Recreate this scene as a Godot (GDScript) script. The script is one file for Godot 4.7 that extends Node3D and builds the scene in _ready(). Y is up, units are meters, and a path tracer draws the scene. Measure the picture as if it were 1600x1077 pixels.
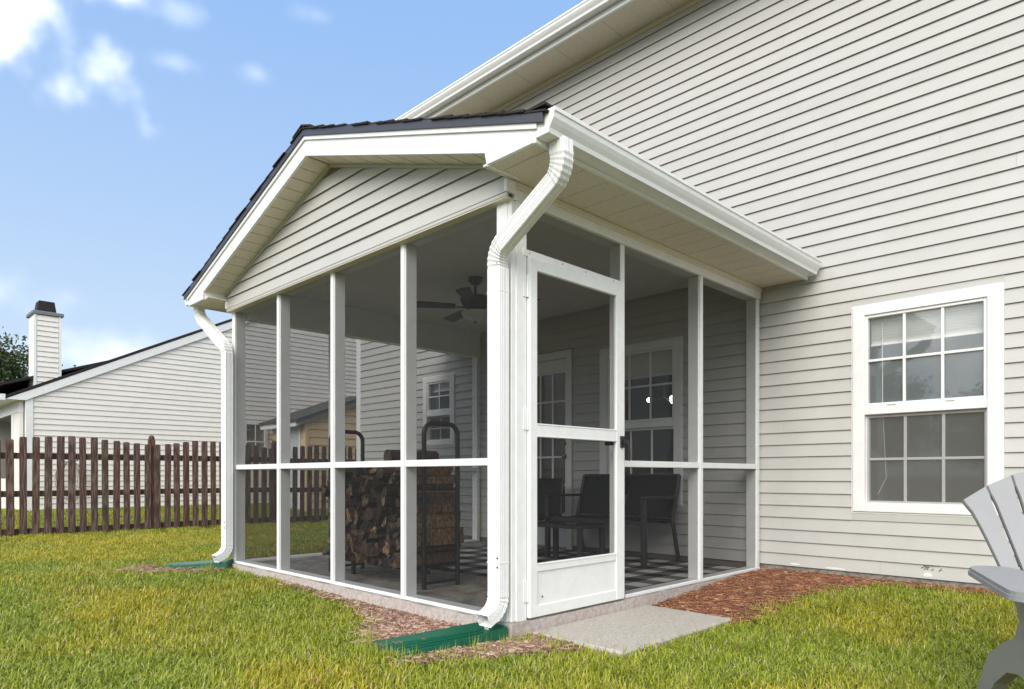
extends Node3D

# ---------------------------------------------------------------- shape builder
class Shape:
	var v := PackedVector3Array()
	var n := PackedVector3Array()
	var c := PackedColorArray()
	var uv := PackedVector2Array()
	var tint := Color(1, 1, 1)
	func tri3(a: Vector3, b: Vector3, d: Vector3, na: Vector3, nb: Vector3, nd: Vector3) -> void:
		v.append_array([a, d, b]); n.append_array([na, nd, nb]); c.append_array([tint, tint, tint])
		uv.append_array([Vector2(a.x, a.y), Vector2(d.x, d.y), Vector2(b.x, b.y)])
	func tri(a: Vector3, b: Vector3, d: Vector3) -> void:   # counter-clockwise from outside
		var m := (b - a).cross(d - a).normalized()
		tri3(a, b, d, m, m, m)
	func quad(a: Vector3, b: Vector3, d: Vector3, e: Vector3) -> void:
		var m := (d - a).cross(e - b).normalized()
		tri3(a, b, d, m, m, m); tri3(a, d, e, m, m, m)
	func quad4(p: Array, m: Array) -> void:
		tri3(p[0], p[1], p[2], m[0], m[1], m[2]); tri3(p[0], p[2], p[3], m[0], m[2], m[3])
	func box(lo: Vector3, hi: Vector3, ch := 0.0) -> void:
		obox((lo + hi) / 2.0, (hi - lo).abs(), Basis(), ch)
	func obox(at: Vector3, size: Vector3, b := Basis(), ch := 0.0) -> void:
		var h := size / 2.0
		ch = minf(ch, minf(h.x, minf(h.y, h.z)) * 0.45)
		for ax in 3:
			var i := (ax + 1) % 3
			var j := (ax + 2) % 3
			for s in [-1.0, 1.0]:
				var q := []
				for k in [[-1, -1], [1, -1], [1, 1], [-1, 1]]:
					var p := Vector3.ZERO
					p[ax] = s * h[ax]; p[i] = k[0] * (h[i] - ch) * s; p[j] = k[1] * (h[j] - ch)
					q.append(at + b * p)
				quad(q[0], q[1], q[2], q[3])
			if ch > 0.0:
				for si in [-1.0, 1.0]:
					for sj in [-1.0, 1.0]:
						var a := Vector3.ZERO; var d := Vector3.ZERO
						a[i] = si * h[i]; a[j] = sj * (h[j] - ch)
						d[i] = si * (h[i] - ch); d[j] = sj * h[j]
						var a0 := a; var a1 := a; var d0 := d; var d1 := d
						a0[ax] = -h[ax] + ch; a1[ax] = h[ax] - ch; d0[ax] = -h[ax] + ch; d1[ax] = h[ax] - ch
						if si * sj > 0: quad(at + b * a0, at + b * d0, at + b * d1, at + b * a1)
						else: quad(at + b * a1, at + b * d1, at + b * d0, at + b * a0)
		if ch > 0.0:
			for sx in [-1.0, 1.0]:
				for sy in [-1.0, 1.0]:
					for sz in [-1.0, 1.0]:
						var x := at + b * Vector3(sx * h.x, sy * (h.y - ch), sz * (h.z - ch))
						var y := at + b * Vector3(sx * (h.x - ch), sy * h.y, sz * (h.z - ch))
						var z := at + b * Vector3(sx * (h.x - ch), sy * (h.y - ch), sz * h.z)
						if sx * sy * sz > 0: tri(x, y, z)
						else: tri(x, z, y)
	# polygon in a plane (u, w axes from origin o), pushed along d
	func prism(poly: PackedVector2Array, o: Vector3, u: Vector3, w: Vector3, d: Vector3) -> void:
		var turn := u.cross(w).dot(d)
		var area := 0.0
		for k in poly.size():
			area += poly[k].cross(poly[(k + 1) % poly.size()])
		var flip := (area * turn) < 0.0
		var ix := Geometry2D.triangulate_polygon(poly)
		for k in range(0, ix.size(), 3):
			var a := o + u * poly[ix[k]].x + w * poly[ix[k]].y
			var b := o + u * poly[ix[k + 1]].x + w * poly[ix[k + 1]].y
			var e := o + u * poly[ix[k + 2]].x + w * poly[ix[k + 2]].y
			var same := ((b - a).cross(e - a)).dot(d) > 0.0
			if same:
				tri(a + d, b + d, e + d); tri(a, e, b)
			else:
				tri(a + d, e + d, b + d); tri(a, b, e)
		for k in poly.size():
			var p := o + u * poly[k].x + w * poly[k].y
			var q := o + u * poly[(k + 1) % poly.size()].x + w * poly[(k + 1) % poly.size()].y
			if flip: quad(q, p, p + d, q + d)
			else: quad(p, q, q + d, p + d)
	func tube(pts: Array, r: float, sides := 10, caps := true, r_end := -1.0) -> void:
		var rings := []; var norms := []
		var side := Vector3.ZERO
		for k in pts.size():
			var t: Vector3 = (pts[mini(k + 1, pts.size() - 1)] - pts[maxi(k - 1, 0)]).normalized()
			if side == Vector3.ZERO:
				side = t.cross(Vector3.UP if absf(t.y) < 0.9 else Vector3.RIGHT).normalized()
			side = (side - t * side.dot(t)).normalized()
			var up := t.cross(side)
			var rr := r if r_end < 0 else lerpf(r, r_end, float(k) / (pts.size() - 1))
			var ring := []; var nn := []
			for s in sides:
				var a := TAU * s / sides
				var m := side * cos(a) + up * sin(a)
				ring.append(pts[k] + m * rr); nn.append(m)
			rings.append(ring); norms.append(nn)
		skin(rings, norms)
		if caps:
			for s in range(1, sides - 1):
				tri(rings[0][0], rings[0][s + 1], rings[0][s])
				tri(rings[-1][0], rings[-1][s], rings[-1][s + 1])
	func skin(rings: Array, norms: Array) -> void:
		for k in rings.size() - 1:
			var m: int = rings[k].size()
			for s in m:
				var e := (s + 1) % m
				quad4([rings[k][s], rings[k][e], rings[k + 1][e], rings[k + 1][s]], [norms[k][s], norms[k][e], norms[k + 1][e], norms[k + 1][s]])
	func lathe(prof: Array, at: Vector3, sides := 20) -> void:   # prof: Vector2(radius, y), bottom to top
		var rings := []; var norms := []
		for k in prof.size():
			var t: Vector2 = prof[mini(k + 1, prof.size() - 1)] - prof[maxi(k - 1, 0)]
			var ring := []; var nn := []
			for s in sides:
				var a := -TAU * s / sides
				ring.append(at + Vector3(cos(a) * prof[k].x, prof[k].y, sin(a) * prof[k].x))
				nn.append(Vector3(cos(a) * t.y, -t.x, sin(a) * t.y).normalized())
			rings.append(ring); norms.append(nn)
		skin(rings, norms)
	func mesh() -> ArrayMesh:
		var a := []
		a.resize(Mesh.ARRAY_MAX)
		a[Mesh.ARRAY_VERTEX] = v; a[Mesh.ARRAY_NORMAL] = n; a[Mesh.ARRAY_COLOR] = c; a[Mesh.ARRAY_TEX_UV] = uv
		var m := ArrayMesh.new()
		m.add_surface_from_arrays(Mesh.PRIMITIVE_TRIANGLES, a)
		return m

var rng := RandomNumberGenerator.new()
var M := {}
var taken := {}

# ---------------------------------------------------------------- nodes
func numbered(called: String) -> String:
	var k: int = taken.get(called, 0)
	taken[called] = k + 1
	return called if k == 0 else "%s_%03d" % [called, k]
func tag(o: Node, label: String, category: String, group := "", kind := "") -> Node:
	if label: o.set_meta("label", label)
	if category: o.set_meta("category", category)
	if group: o.set_meta("group", group)
	if kind: o.set_meta("kind", kind)
	return o
func thing(called: String, label: String, category: String, at := Vector3.ZERO, turn := 0.0, group := "") -> Node3D:
	var o := Node3D.new()
	o.name = numbered(called); add_child(o)
	o.position = at; o.rotation.y = turn
	tag(o, label, category, group)
	return o
func part(called: String, shape, mat: Material, parent: Node) -> MeshInstance3D:
	var o := MeshInstance3D.new()
	o.name = called
	o.mesh = shape.mesh() if shape is Shape else shape
	o.material_override = mat
	parent.add_child(o, true)
	return o
func solo(called: String, shape, mat: Material, label: String, category: String, group := "", kind := "") -> MeshInstance3D:
	var o := part(numbered(called), shape, mat, self)
	tag(o, label, category, group, kind)
	return o
func bx(lo: Vector3, hi: Vector3, ch := 0.0) -> Shape:
	var s := Shape.new(); s.box(lo, hi, ch); return s

# ---------------------------------------------------------------- materials
func noise_tex(freq: float, oct: int, lo: Color, hi: Color, seed_: int, size := 256, contrast := 1.0, stretch := Vector2.ONE) -> ImageTexture:
	var f := FastNoiseLite.new()
	f.seed = seed_; f.frequency = freq; f.fractal_octaves = oct; f.noise_type = FastNoiseLite.TYPE_SIMPLEX_SMOOTH
	var im := Image.create(size, size, true, Image.FORMAT_RGB8)
	for y in size:
		for x in size:
			var u := float(x) / size; var w := float(y) / size
			var a1 := u * TAU; var a2 := w * TAU
			var q := size / TAU
			# seamless: walk two circles
			var t := f.get_noise_3d(cos(a1) * q * stretch.x + 50.0, sin(a1) * q * stretch.x + cos(a2) * q * stretch.y, sin(a2) * q * stretch.y)
			t = clampf(0.5 + t * contrast, 0.0, 1.0)
			im.set_pixel(x, y, lo.lerp(hi, t))
	im.generate_mipmaps()
	return ImageTexture.create_from_image(im)
func lin(r: float, g: float, b: float) -> Color:
	return Color(r, g, b).linear_to_srgb()
func mat(called: String, color: Color, rough := 0.6, tex: Texture2D = null, scale := 1.0, bump: Texture2D = null, bump_cm := 0.0) -> StandardMaterial3D:
	var m := StandardMaterial3D.new()
	m.resource_name = called; m.albedo_color = color; m.roughness = rough
	if tex:
		m.albedo_texture = tex
	if tex or bump:
		m.uv1_triplanar = true; m.uv1_world_triplanar = true; m.uv1_scale = Vector3.ONE * scale
	if bump:
		m.heightmap_enabled = true; m.heightmap_texture = bump; m.heightmap_scale = bump_cm
	M[called] = m
	return m

func materials() -> void:
	var W := Color(1, 1, 1)
	var soft := noise_tex(0.02, 4, Color(0.972, 0.97, 0.963), W, 3, 256, 0.9)
	var grain := noise_tex(0.09, 3, Color(0.86, 0.86, 0.86), W, 5, 256, 1.1)
	var blotch := noise_tex(0.03, 5, Color(0.72, 0.70, 0.68), W, 9, 256, 1.0)
	var woody := noise_tex(0.03, 4, Color(0.55, 0.5, 0.47), W, 11, 256, 1.2, Vector2(3.0, 0.35))
	var barky := noise_tex(0.05, 4, Color(0.45, 0.42, 0.4), W, 15, 256, 1.5, Vector2(1.6, 0.6))
	mat("white_vinyl", lin(0.84, 0.84, 0.83), 0.38, soft, 1.3)
	mat("white_metal", lin(0.86, 0.865, 0.86), 0.3, soft, 2.1)
	mat("siding", lin(0.53, 0.522, 0.495), 0.5, soft, 0.7)
	mat("siding_tone", lin(0.519, 0.512, 0.486), 0.52, soft, 0.9)
	mat("siding_pale", lin(0.54, 0.531, 0.502), 0.47, soft, 0.55)
	mat("soffit", lin(0.84, 0.765, 0.63), 0.6, grain, 9.0)
	mat("ceiling", lin(0.72, 0.71, 0.69), 0.7, soft, 1.0)
	mat("shingle", lin(0.035, 0.03, 0.028), 0.95, blotch, 6.0, grain, 0.3)
	mat("drip_edge", lin(0.05, 0.05, 0.065), 0.4)
	mat("concrete", lin(0.50, 0.46, 0.405), 0.9, grain, 2.4)
	mat("slab_side", lin(0.55, 0.48, 0.44), 0.9, grain, 1.3)
	mat("porch_floor", lin(0.36, 0.335, 0.3), 0.7, blotch, 0.8)
	mat("fence_wood", lin(0.19, 0.128, 0.112), 0.85, woody, 1.4)
	M.fence_wood.vertex_color_use_as_albedo = true
	mat("green_plastic", lin(0.005, 0.115, 0.06), 0.42, grain, 6.0)
	mat("grey_plastic", lin(0.31, 0.31, 0.315), 0.5, soft, 3.0)
	mat("black_metal", lin(0.012, 0.012, 0.013), 0.45)
	mat("bronze", lin(0.02, 0.015, 0.013), 0.5)
	mat("charcoal_metal", lin(0.05, 0.05, 0.055), 0.45)
	mat("sling", lin(0.025, 0.026, 0.03), 0.8, grain, 12.0)
	mat("table_glass", lin(0.03, 0.03, 0.032), 0.08)
	mat("brass", lin(0.3, 0.2, 0.09), 0.35); M.brass.metallic = 0.9
	mat("steel", lin(0.4, 0.4, 0.4), 0.4); M.steel.metallic = 0.8
	mat("wood", lin(1, 1, 1), 0.9, barky, 4.0); M.wood.vertex_color_use_as_albedo = true
	mat("bark", lin(0.09, 0.07, 0.055), 0.95, barky, 3.0)
	mat("sheathing", lin(0.2, 0.18, 0.15), 0.9)
	mat("room_wall", lin(0.2, 0.18, 0.16), 0.9)
	mat("room_floor", lin(0.12, 0.08, 0.05), 0.5)
	mat("blind", lin(0.78, 0.78, 0.75), 0.5)
	mat("foundation", lin(0.36, 0.32, 0.29), 0.95, blotch, 2.0, grain, 0.2)
	mat("neighbour_siding", lin(0.82, 0.79, 0.735), 0.5, soft, 0.6)
	mat("shed_siding", lin(0.80, 0.60, 0.36), 0.6, soft, 0.9)
	mat("shed_roof", lin(0.11, 0.11, 0.115), 0.9, blotch, 4.0)
	mat("pale_door", lin(0.55, 0.6, 0.64), 0.5)
	mat("grey_metal", lin(0.16, 0.18, 0.2), 0.5)
	mat("hose", lin(0.42, 0.4, 0.36), 0.6)
	mat("soil", lin(0.15, 0.14, 0.05), 1.0, blotch, 2.0)
	mat("mulch_base", lin(0.13, 0.07, 0.045), 1.0, barky, 5.0)
	var straw := mat("straw", lin(1, 1, 1), 0.9); straw.vertex_color_use_as_albedo = true
	var blade := mat("blade", lin(1, 1, 1), 0.55); blade.vertex_color_use_as_albedo = true; blade.backlight = lin(0.35, 0.4, 0.15); blade.backlight_enabled = true
	var leaf := mat("leaf", lin(1, 1, 1), 0.6); leaf.vertex_color_use_as_albedo = true; leaf.backlight = lin(0.2, 0.25, 0.1); leaf.backlight_enabled = true
	var g := mat("glass", Color(0.9, 0.95, 0.95, 0.06), 0.02); g.transparency = BaseMaterial3D.TRANSPARENCY_ALPHA
	var sc := mat("insect_screen", Color(lin(0.01, 0.01, 0.01), 0.4), 0.8); sc.transparency = BaseMaterial3D.TRANSPARENCY_ALPHA; sc.cull_mode = BaseMaterial3D.CULL_DISABLED
	var ws := mat("window_screen", Color(lin(0.13, 0.115, 0.095), 0.36), 0.8); ws.transparency = BaseMaterial3D.TRANSPARENCY_ALPHA
	var frost := mat("frosted", lin(0.6, 0.58, 0.55), 0.3)
	var glow := mat("globe_glow", lin(0.9, 0.88, 0.8), 0.4); glow.emission_enabled = true; glow.emission = Color(1, 0.97, 0.9); glow.emission_energy_multiplier = 3.0
	# rug: buffalo check
	var im := Image.create(512, 512, true, Image.FORMAT_RGB8)
	for y in 512:
		for x in 512:
			var a := (x / 64) % 2; var b := (y / 64) % 2
			var t := 0.86
			if a + b == 1: t = 0.42 + 0.1 * float((x + y) % 3 == 0)
			if a + b == 2: t = 0.12
			t *= 0.94 + 0.06 * float((x * 7 + y * 13) % 11) / 11.0
			im.set_pixel(x, y, Color(t, t * 0.985, t * 0.96))
	im.generate_mipmaps()
	var rg := mat("rug", Color(1, 1, 1), 0.95, ImageTexture.create_from_image(im), 1.0)
	rg.uv1_scale = Vector3.ONE * (1.0 / 1.3)

# ---------------------------------------------------------------- ground
func smooth(a: float, b: float, x: float) -> float:
	var t := clampf((x - a) / (b - a), 0.0, 1.0)
	return t * t * (3.0 - 2.0 * t)
func height(x: float, z: float) -> float:
	var h := -0.10
	h += 0.05 * smooth(-1.0, -4.0, x)
	h += 0.085 * smooth(-1.1, -2.7, z) * smooth(-0.3, 0.2, x)
	h += 0.20 * smooth(-9.2, -12.5, x)
	h += 0.012 * sin(x * 1.7 + z * 0.9) * sin(z * 1.3 - 0.4 * x) * smooth(0.3, 1.2, maxf(z, maxf(-4.4 - x, x - 0.9)))
	return h
var BED_CORNER := PackedVector2Array([Vector2(-3.3, 0.0), Vector2(-2.4, 0.07), Vector2(-1.6, 0.08), Vector2(-1.2, 0.12), Vector2(-0.95, 0.3), Vector2(-0.72, 0.46), Vector2(-0.5, 0.6), Vector2(-0.32, 0.72), Vector2(-0.02, 0.70), Vector2(0.12, 0.42), Vector2(0.22, 0.2), Vector2(0.36, 0.0), Vector2(0.40, -0.095), Vector2(0.03, -0.095), Vector2(-0.02, 0.0)])
var BED_WALL := PackedVector2Array([Vector2(0.0, -1.24), Vector2(0.67, -1.24), Vector2(0.70, -1.7), Vector2(0.74, -2.1), Vector2(0.84, -2.5), Vector2(0.98, -2.84), Vector2(1.5, -2.93), Vector2(2.2, -2.9), Vector2(4.0, -2.92), Vector2(4.0, -3.1), Vector2(0.0, -3.1)])
var BED_SPOUT := PackedVector2Array([Vector2(-3.5, -0.05), Vector2(-3.48, 0.2), Vector2(-3.62, 0.5), Vector2(-3.95, 0.82), Vector2(-4.2, 0.7), Vector2(-4.1, 0.3), Vector2(-3.95, -0.1)])
func inside(p: Vector2, poly: PackedVector2Array) -> bool:
	return Geometry2D.is_point_in_polygon(p, poly)
func bare(p: Vector2, slack := 0.0) -> bool:   # no grass here
	if p.x > -3.74 - slack and p.x < 0.04 + slack and p.y < 0.04 + slack and p.y > -3.2: return true
	if p.x > -6.4 and p.y < -3.05: return true
	if p.x > 0.0 and p.x < 0.67 + slack and p.y > -1.24 - slack and p.y < -0.095 + slack: return true
	return inside(p, BED_CORNER) or inside(p, BED_WALL) or inside(p, BED_SPOUT)

func in_block(p: Vector2, at: Vector2, turn: float) -> bool:
	var q := (p - at).rotated(turn)
	return absf(q.x) < 0.2 and q.y > -0.08 and q.y < 0.72
func ground() -> void:
	var xs := []; var zs := []
	var t := -160.0
	while t < -16.0: xs.append(t); zs.append(t); t += 12.0
	t = -16.0
	while t < 6.0: xs.append(t); t += 0.25
	while t < 160.0: xs.append(t); t += 14.0
	t = -16.0
	while t < 5.0: zs.append(t); t += 0.25
	while t < 160.0: zs.append(t); t += 14.0
	var s := Shape.new()
	for i in xs.size() - 1:
		for j in zs.size() - 1:
			var q := []
			for k in [[0, 1], [1, 1], [1, 0], [0, 0]]:
				var x: float = xs[i + k[0]]; var z: float = zs[j + k[1]]
				q.append(Vector3(x, height(x, z) - 0.006, z))
			s.quad(q[0], q[1], q[2], q[3])
	var g := part(numbered("ground"), s, M.soil, self)
	g.set_meta("kind", "structure")
	for b in [["mulch_bed", BED_CORNER], ["mulch_bed", BED_WALL], ["mulch_bed", BED_SPOUT]]:
		var m := Shape.new()
		var poly: PackedVector2Array = b[1]
		var box := Rect2(poly[0], Vector2.ZERO)
		for p in poly: box = box.expand(p)
		var step := 0.06
		for i in int(box.size.x / step) + 1:
			for j in int(box.size.y / step) + 1:
				var c := box.position + Vector2(i + 0.5, j + 0.5) * step
				if not inside(c, poly): continue
				var q := []
				for k in [[-1, 1], [1, 1], [1, -1], [-1, -1]]:
					var x: float = c.x + k[0] * step / 2; var z: float = c.y + k[1] * step / 2
					q.append(Vector3(x, height(x, z) + 0.004 + 0.012 * absf(sin(x * 9.0) * cos(z * 11.0)), z))
				m.quad(q[0], q[1], q[2], q[3])
		var o := part(numbered(b[0]), m, M.mulch_base, self)
		o.set_meta("kind", "structure")

func multi(called: String, mesh: Mesh, material: Material, xf: Array, cols: Array, label: String, category: String) -> void:
	var mm := MultiMesh.new()
	mm.transform_format = MultiMesh.TRANSFORM_3D
	mm.use_colors = true
	mm.mesh = mesh
	mm.instance_count = xf.size()
	for i in xf.size():
		mm.set_instance_transform(i, xf[i]); mm.set_instance_color(i, cols[i])
	var o := MultiMeshInstance3D.new()
	o.name = numbered(called); o.multimesh = mm; o.material_override = material
	add_child(o)
	tag(o, label, category, "", "stuff")

func grass_patch() -> Shape:
	var s := Shape.new()
	for k in 74:
		var a := rng.randf() * TAU
		var r := 0.105 * sqrt(rng.randf())
		var base := Vector3(cos(a) * r, -0.004, sin(a) * r)
		var d := rng.randf() * TAU
		var lean := Vector3(cos(d), 0, sin(d))
		var side := Vector3(-lean.z, 0, lean.x).rotated(Vector3.UP, rng.randf_range(-0.5, 0.5)) * rng.randf_range(0.0016, 0.0032)
		var len := rng.randf_range(0.025, 0.062)
		var tilt := rng.randf_range(0.3, 1.5)
		var p1 := base + (Vector3.UP * cos(tilt * 0.5) + lean * sin(tilt * 0.5)) * len * 0.55
		var p2 := p1 + (Vector3.UP * cos(tilt * 1.5) + lean * sin(tilt * 1.5)) * len * 0.5
		var pick := rng.randf()
		var col := Color(0.25, 0.325, 0.028)
		if pick < 0.34: col = Color(0.34, 0.385, 0.035)
		elif pick < 0.5: col = Color(0.46, 0.45, 0.06)
		elif pick < 0.62: col = Color(0.13, 0.2, 0.022)
		elif pick < 0.70: col = Color(0.52, 0.44, 0.23)
		s.tint = col * rng.randf_range(0.85, 1.15)
		s.quad(base - side, base + side, p1 + side * 0.85, p1 - side * 0.85)
		s.tri(p1 - side * 0.85, p1 + side * 0.85, p2)
	return s
func straw_patch(long: float, cols: Array) -> Shape:
	var s := Shape.new()
	for k in 46:
		var a := rng.randf() * TAU
		var r := 0.1 * sqrt(rng.randf())
		var at := Vector3(cos(a) * r, rng.randf_range(0.004, 0.02), sin(a) * r)
		var b := Basis(Vector3.UP, rng.randf() * TAU) * Basis(Vector3(0, 0, 1), rng.randf_range(-0.35, 0.35))
		var c: Color = cols[rng.randi() % cols.size()]
		s.tint = c * rng.randf_range(0.75, 1.25)
		var l := long * rng.randf_range(0.5, 1.2)
		var w := rng.randf_range(0.0014, 0.0035) * (1.0 if long > 0.06 else 1.5)
		s.prism(PackedVector2Array([Vector2(-w, 0), Vector2(w, 0), Vector2(0, w * 1.2)]), at - b.x * l / 2, b.z, b.y, b.x * l)
	return s
func cover() -> void:
	rng.seed = 77
	var cam := Vector2(2.65, 2.65)
	var noise := FastNoiseLite.new(); noise.seed = 4; noise.frequency = 0.55; noise.fractal_octaves = 3
	var xf := []; var cols := []
	for ring in [[0.0, 5.5, 210.0], [5.5, 9.5, 130.0], [9.5, 19.0, 70.0]]:
		var n := int(17.5 * 12.0 * ring[2])
		for k in n:
			var p := Vector2(rng.randf_range(-13.5, 4.0), rng.randf_range(-8.5, 3.5))
			var d := p.distance_to(cam)
			if d < ring[0] or d >= ring[1] or d < 1.0: continue
			if bare(p, -0.02): continue
			if in_block(p, Vector2(-0.09, 0.04), -0.2) or in_block(p, Vector2(-3.64, 0.03), -0.75): continue
			if p.x < -12.45 and p.y < 0.0: continue
			var f := noise.get_noise_2d(p.x, p.y)
			var sc := rng.randf_range(0.75, 1.25) * (1.0 + 0.35 * f)
			var y := height(p.x, p.y)
			xf.append(Transform3D(Basis(Vector3.UP, rng.randf() * TAU).scaled(Vector3(1.1, sc, 1.1)), Vector3(p.x, y, p.y)))
			var dry := -9.0   # yellowed patches of lawn
			for q in [[-6.9, 0.2, 2.6, 2.8], [1.3, -1.7, 0.6, 0.4], [0.3, 1.25, 0.7, 0.4], [-2.7, 1.4, 0.9, 0.5], [1.7, 0.2, 0.5, 0.6]]: dry = maxf(dry, 1.0 - Vector2((p.x - q[0]) / q[2], (p.y - q[1]) / q[3]).length())
			var w := clampf(0.2 + f * 1.3 + 0.9 * smooth(-0.1, 0.5, dry + 0.6 * noise.get_noise_2d(p.y * 2.3 + 9.0, p.x * 2.3)), 0.0, 1.3)
			cols.append(Color(1.0 + 0.4 * w, 1.0 + 0.12 * w, 1.0) * rng.randf_range(0.88, 1.1))
	# edges of the beds: some tufts stray in
	for k in 260:
		var bed: PackedVector2Array = [BED_CORNER, BED_WALL, BED_SPOUT][k % 3]
		var e := rng.randi() % bed.size()
		var p: Vector2 = bed[e].lerp(bed[(e + 1) % bed.size()], rng.randf()) + Vector2(rng.randf_range(-0.06, 0.06), rng.randf_range(-0.06, 0.06))
		if p.x > -3.72 and p.x < 0.04 and p.y < 0.04: continue
		if p.y < -3.02 or (p.x > 0 and p.x < 0.68 and p.y > -1.24 and p.y < -0.09): continue
		xf.append(Transform3D(Basis(Vector3.UP, rng.randf() * TAU).scaled(Vector3(0.6, rng.randf_range(0.5, 1.0), 0.6)), Vector3(p.x, height(p.x, p.y), p.y)))
		cols.append(Color(1.1, 1.05, 1.0))
	# taller tufts left by the mower around the splash block and the post foot
	for q in [[-0.40, 0.66], [-0.33, 0.72], [-0.22, 0.76], [-0.12, 0.72], [-0.02, 0.66], [0.05, 0.5], [0.10, 0.34], [0.14, 0.16], [0.10, 0.06], [0.2, 0.0], [-0.52, 0.6], [0.3, -0.02], [-3.9, 0.75], [-3.5, 0.3]]:
		for k in 2:
			var p := Vector2(q[0] + rng.randf_range(-0.03, 0.03), q[1] + rng.randf_range(-0.03, 0.03))
			xf.append(Transform3D(Basis(Vector3.UP, rng.randf() * TAU).scaled(Vector3(0.55, rng.randf_range(1.3, 2.4), 0.55)), Vector3(p.x, height(p.x, p.y), p.y)))
			cols.append(Color(1.15, 1.1, 1.0))
	multi("grass", grass_patch().mesh(), M.blade, xf, cols, "short yellow green lawn grass around the screened porch", "grass")
	var chip_cols := [Color(0.38, 0.245, 0.18), Color(0.29, 0.165, 0.12), Color(0.47, 0.34, 0.26), Color(0.17, 0.095, 0.065)]
	var pine_cols := [Color(0.28, 0.11, 0.055), Color(0.20, 0.075, 0.04), Color(0.38, 0.19, 0.09), Color(0.12, 0.05, 0.03), Color(0.45, 0.28, 0.15)]
	for b in [["wood_mulch", BED_CORNER, 0.05, chip_cols, "pinkish shredded wood mulch beside the porch corner downspout"], ["pine_straw", BED_WALL, 0.075, pine_cols, "red brown pine straw along the house wall foundation"], ["wood_mulch", BED_SPOUT, 0.05, chip_cols, "thin patch of mulch around the far splash block"]]:
		var bx2 := []; var bc := []
		var poly: PackedVector2Array = b[1]
		var box := Rect2(poly[0], Vector2.ZERO)
		for p in poly: box = box.expand(p)
		for k in int(box.get_area() * 420.0):
			var p := Vector2(rng.randf_range(box.position.x, box.end.x), rng.randf_range(box.position.y, box.end.y))
			if not inside(p, poly): continue
			if p.x > -3.72 and p.x < 0.06 and p.y < 0.05 and p.y > -3.2: continue
			if p.y < -3.03: continue
			if in_block(p, Vector2(-0.09, 0.04), -0.2) or in_block(p, Vector2(-3.64, 0.03), -0.75): continue
			bx2.append(Transform3D(Basis(Vector3.UP, rng.randf() * TAU), Vector3(p.x, height(p.x, p.y) + rng.randf_range(0.0, 0.012), p.y)))
			bc.append(Color(1, 1, 1) * rng.randf_range(0.8, 1.15))
		multi(b[0], straw_patch(b[2], b[3]).mesh(), M.straw, bx2, bc, b[4], "mulch" if b[0] == "wood_mulch" else "pine straw")

# ---------------------------------------------------------------- siding
const EXP := 0.1016
# one lap board: u runs along the wall, out away from it; ends may slant (a0..b0 at its foot, a1..b1 at its top)
func board(o: Vector3, u: Vector3, out: Vector3, a0: float, b0: float, a1: float, b1: float, e: float) -> Shape:
	var s := Shape.new()
	var prof := [Vector2(0.0, 0.03), Vector2(0.011, 0.03), Vector2(0.0155, 0.0), Vector2(0.0185, 0.0), Vector2(0.0185, 0.002), Vector2(0.003, e + 0.006), Vector2(0.0, e + 0.006)]
	var L := []; var R := []
	for p in prof:
		var t: float = clampf(p.y / e, 0.0, 1.0)
		L.append(o + u * lerpf(a0, a1, t) + out * p.x + Vector3.UP * p.y)
		R.append(o + u * lerpf(b0, b1, t) + out * p.x + Vector3.UP * p.y)
	var right := u.cross(Vector3.UP).dot(out) > 0
	for k in prof.size():
		var j := (k + 1) % prof.size()
		if right: s.quad(L[k], L[j], R[j], R[k])
		else: s.quad(L[j], L[k], R[k], R[j])
	for k in [[0, 1, 5], [0, 5, 6], [1, 2, 3], [1, 3, 4], [1, 4, 5]]:
		s.tri(L[k[0]], L[k[1]], L[k[2]]); s.tri(R[k[0]], R[k[2]], R[k[1]])
	return s
# rows of boards; spans(y0, y1) gives a list of [a0, b0, a1, b1]
func siding(parent: Node, material: Material, o: Vector3, u: Vector3, out: Vector3, y0: float, rows: int, e: float, spans: Callable, seams := []) -> void:
	for r in rows:
		var y := y0 + r * e
		for sp in spans.call(y, y + e):
			var cuts := [sp[0]]
			for q in seams:
				if (r + q[1]) % q[2] == 0 and q[0] > sp[0] + 0.15 and q[0] < sp[1] - 0.15: cuts.append(q[0])
			cuts.append(sp[1])
			for k in cuts.size() - 1:
				var a0: float = cuts[k] + (0.0005 if k > 0 else 0.0)
				var b0: float = cuts[k + 1] - (0.0005 if k < cuts.size() - 2 else 0.0)
				var a1: float = sp[2] if k == 0 else a0
				var b1: float = sp[3] if k == cuts.size() - 2 else b0
				var wob := rng.randf_range(-0.0006, 0.0006)
				part("siding_board", board(o + Vector3.UP * (y + wob), u, out, a0, b0, a1, b1, e), material if material != M.siding else [M.siding, M.siding_tone, M.siding_pale][rng.randi() % 3], parent)

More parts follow.
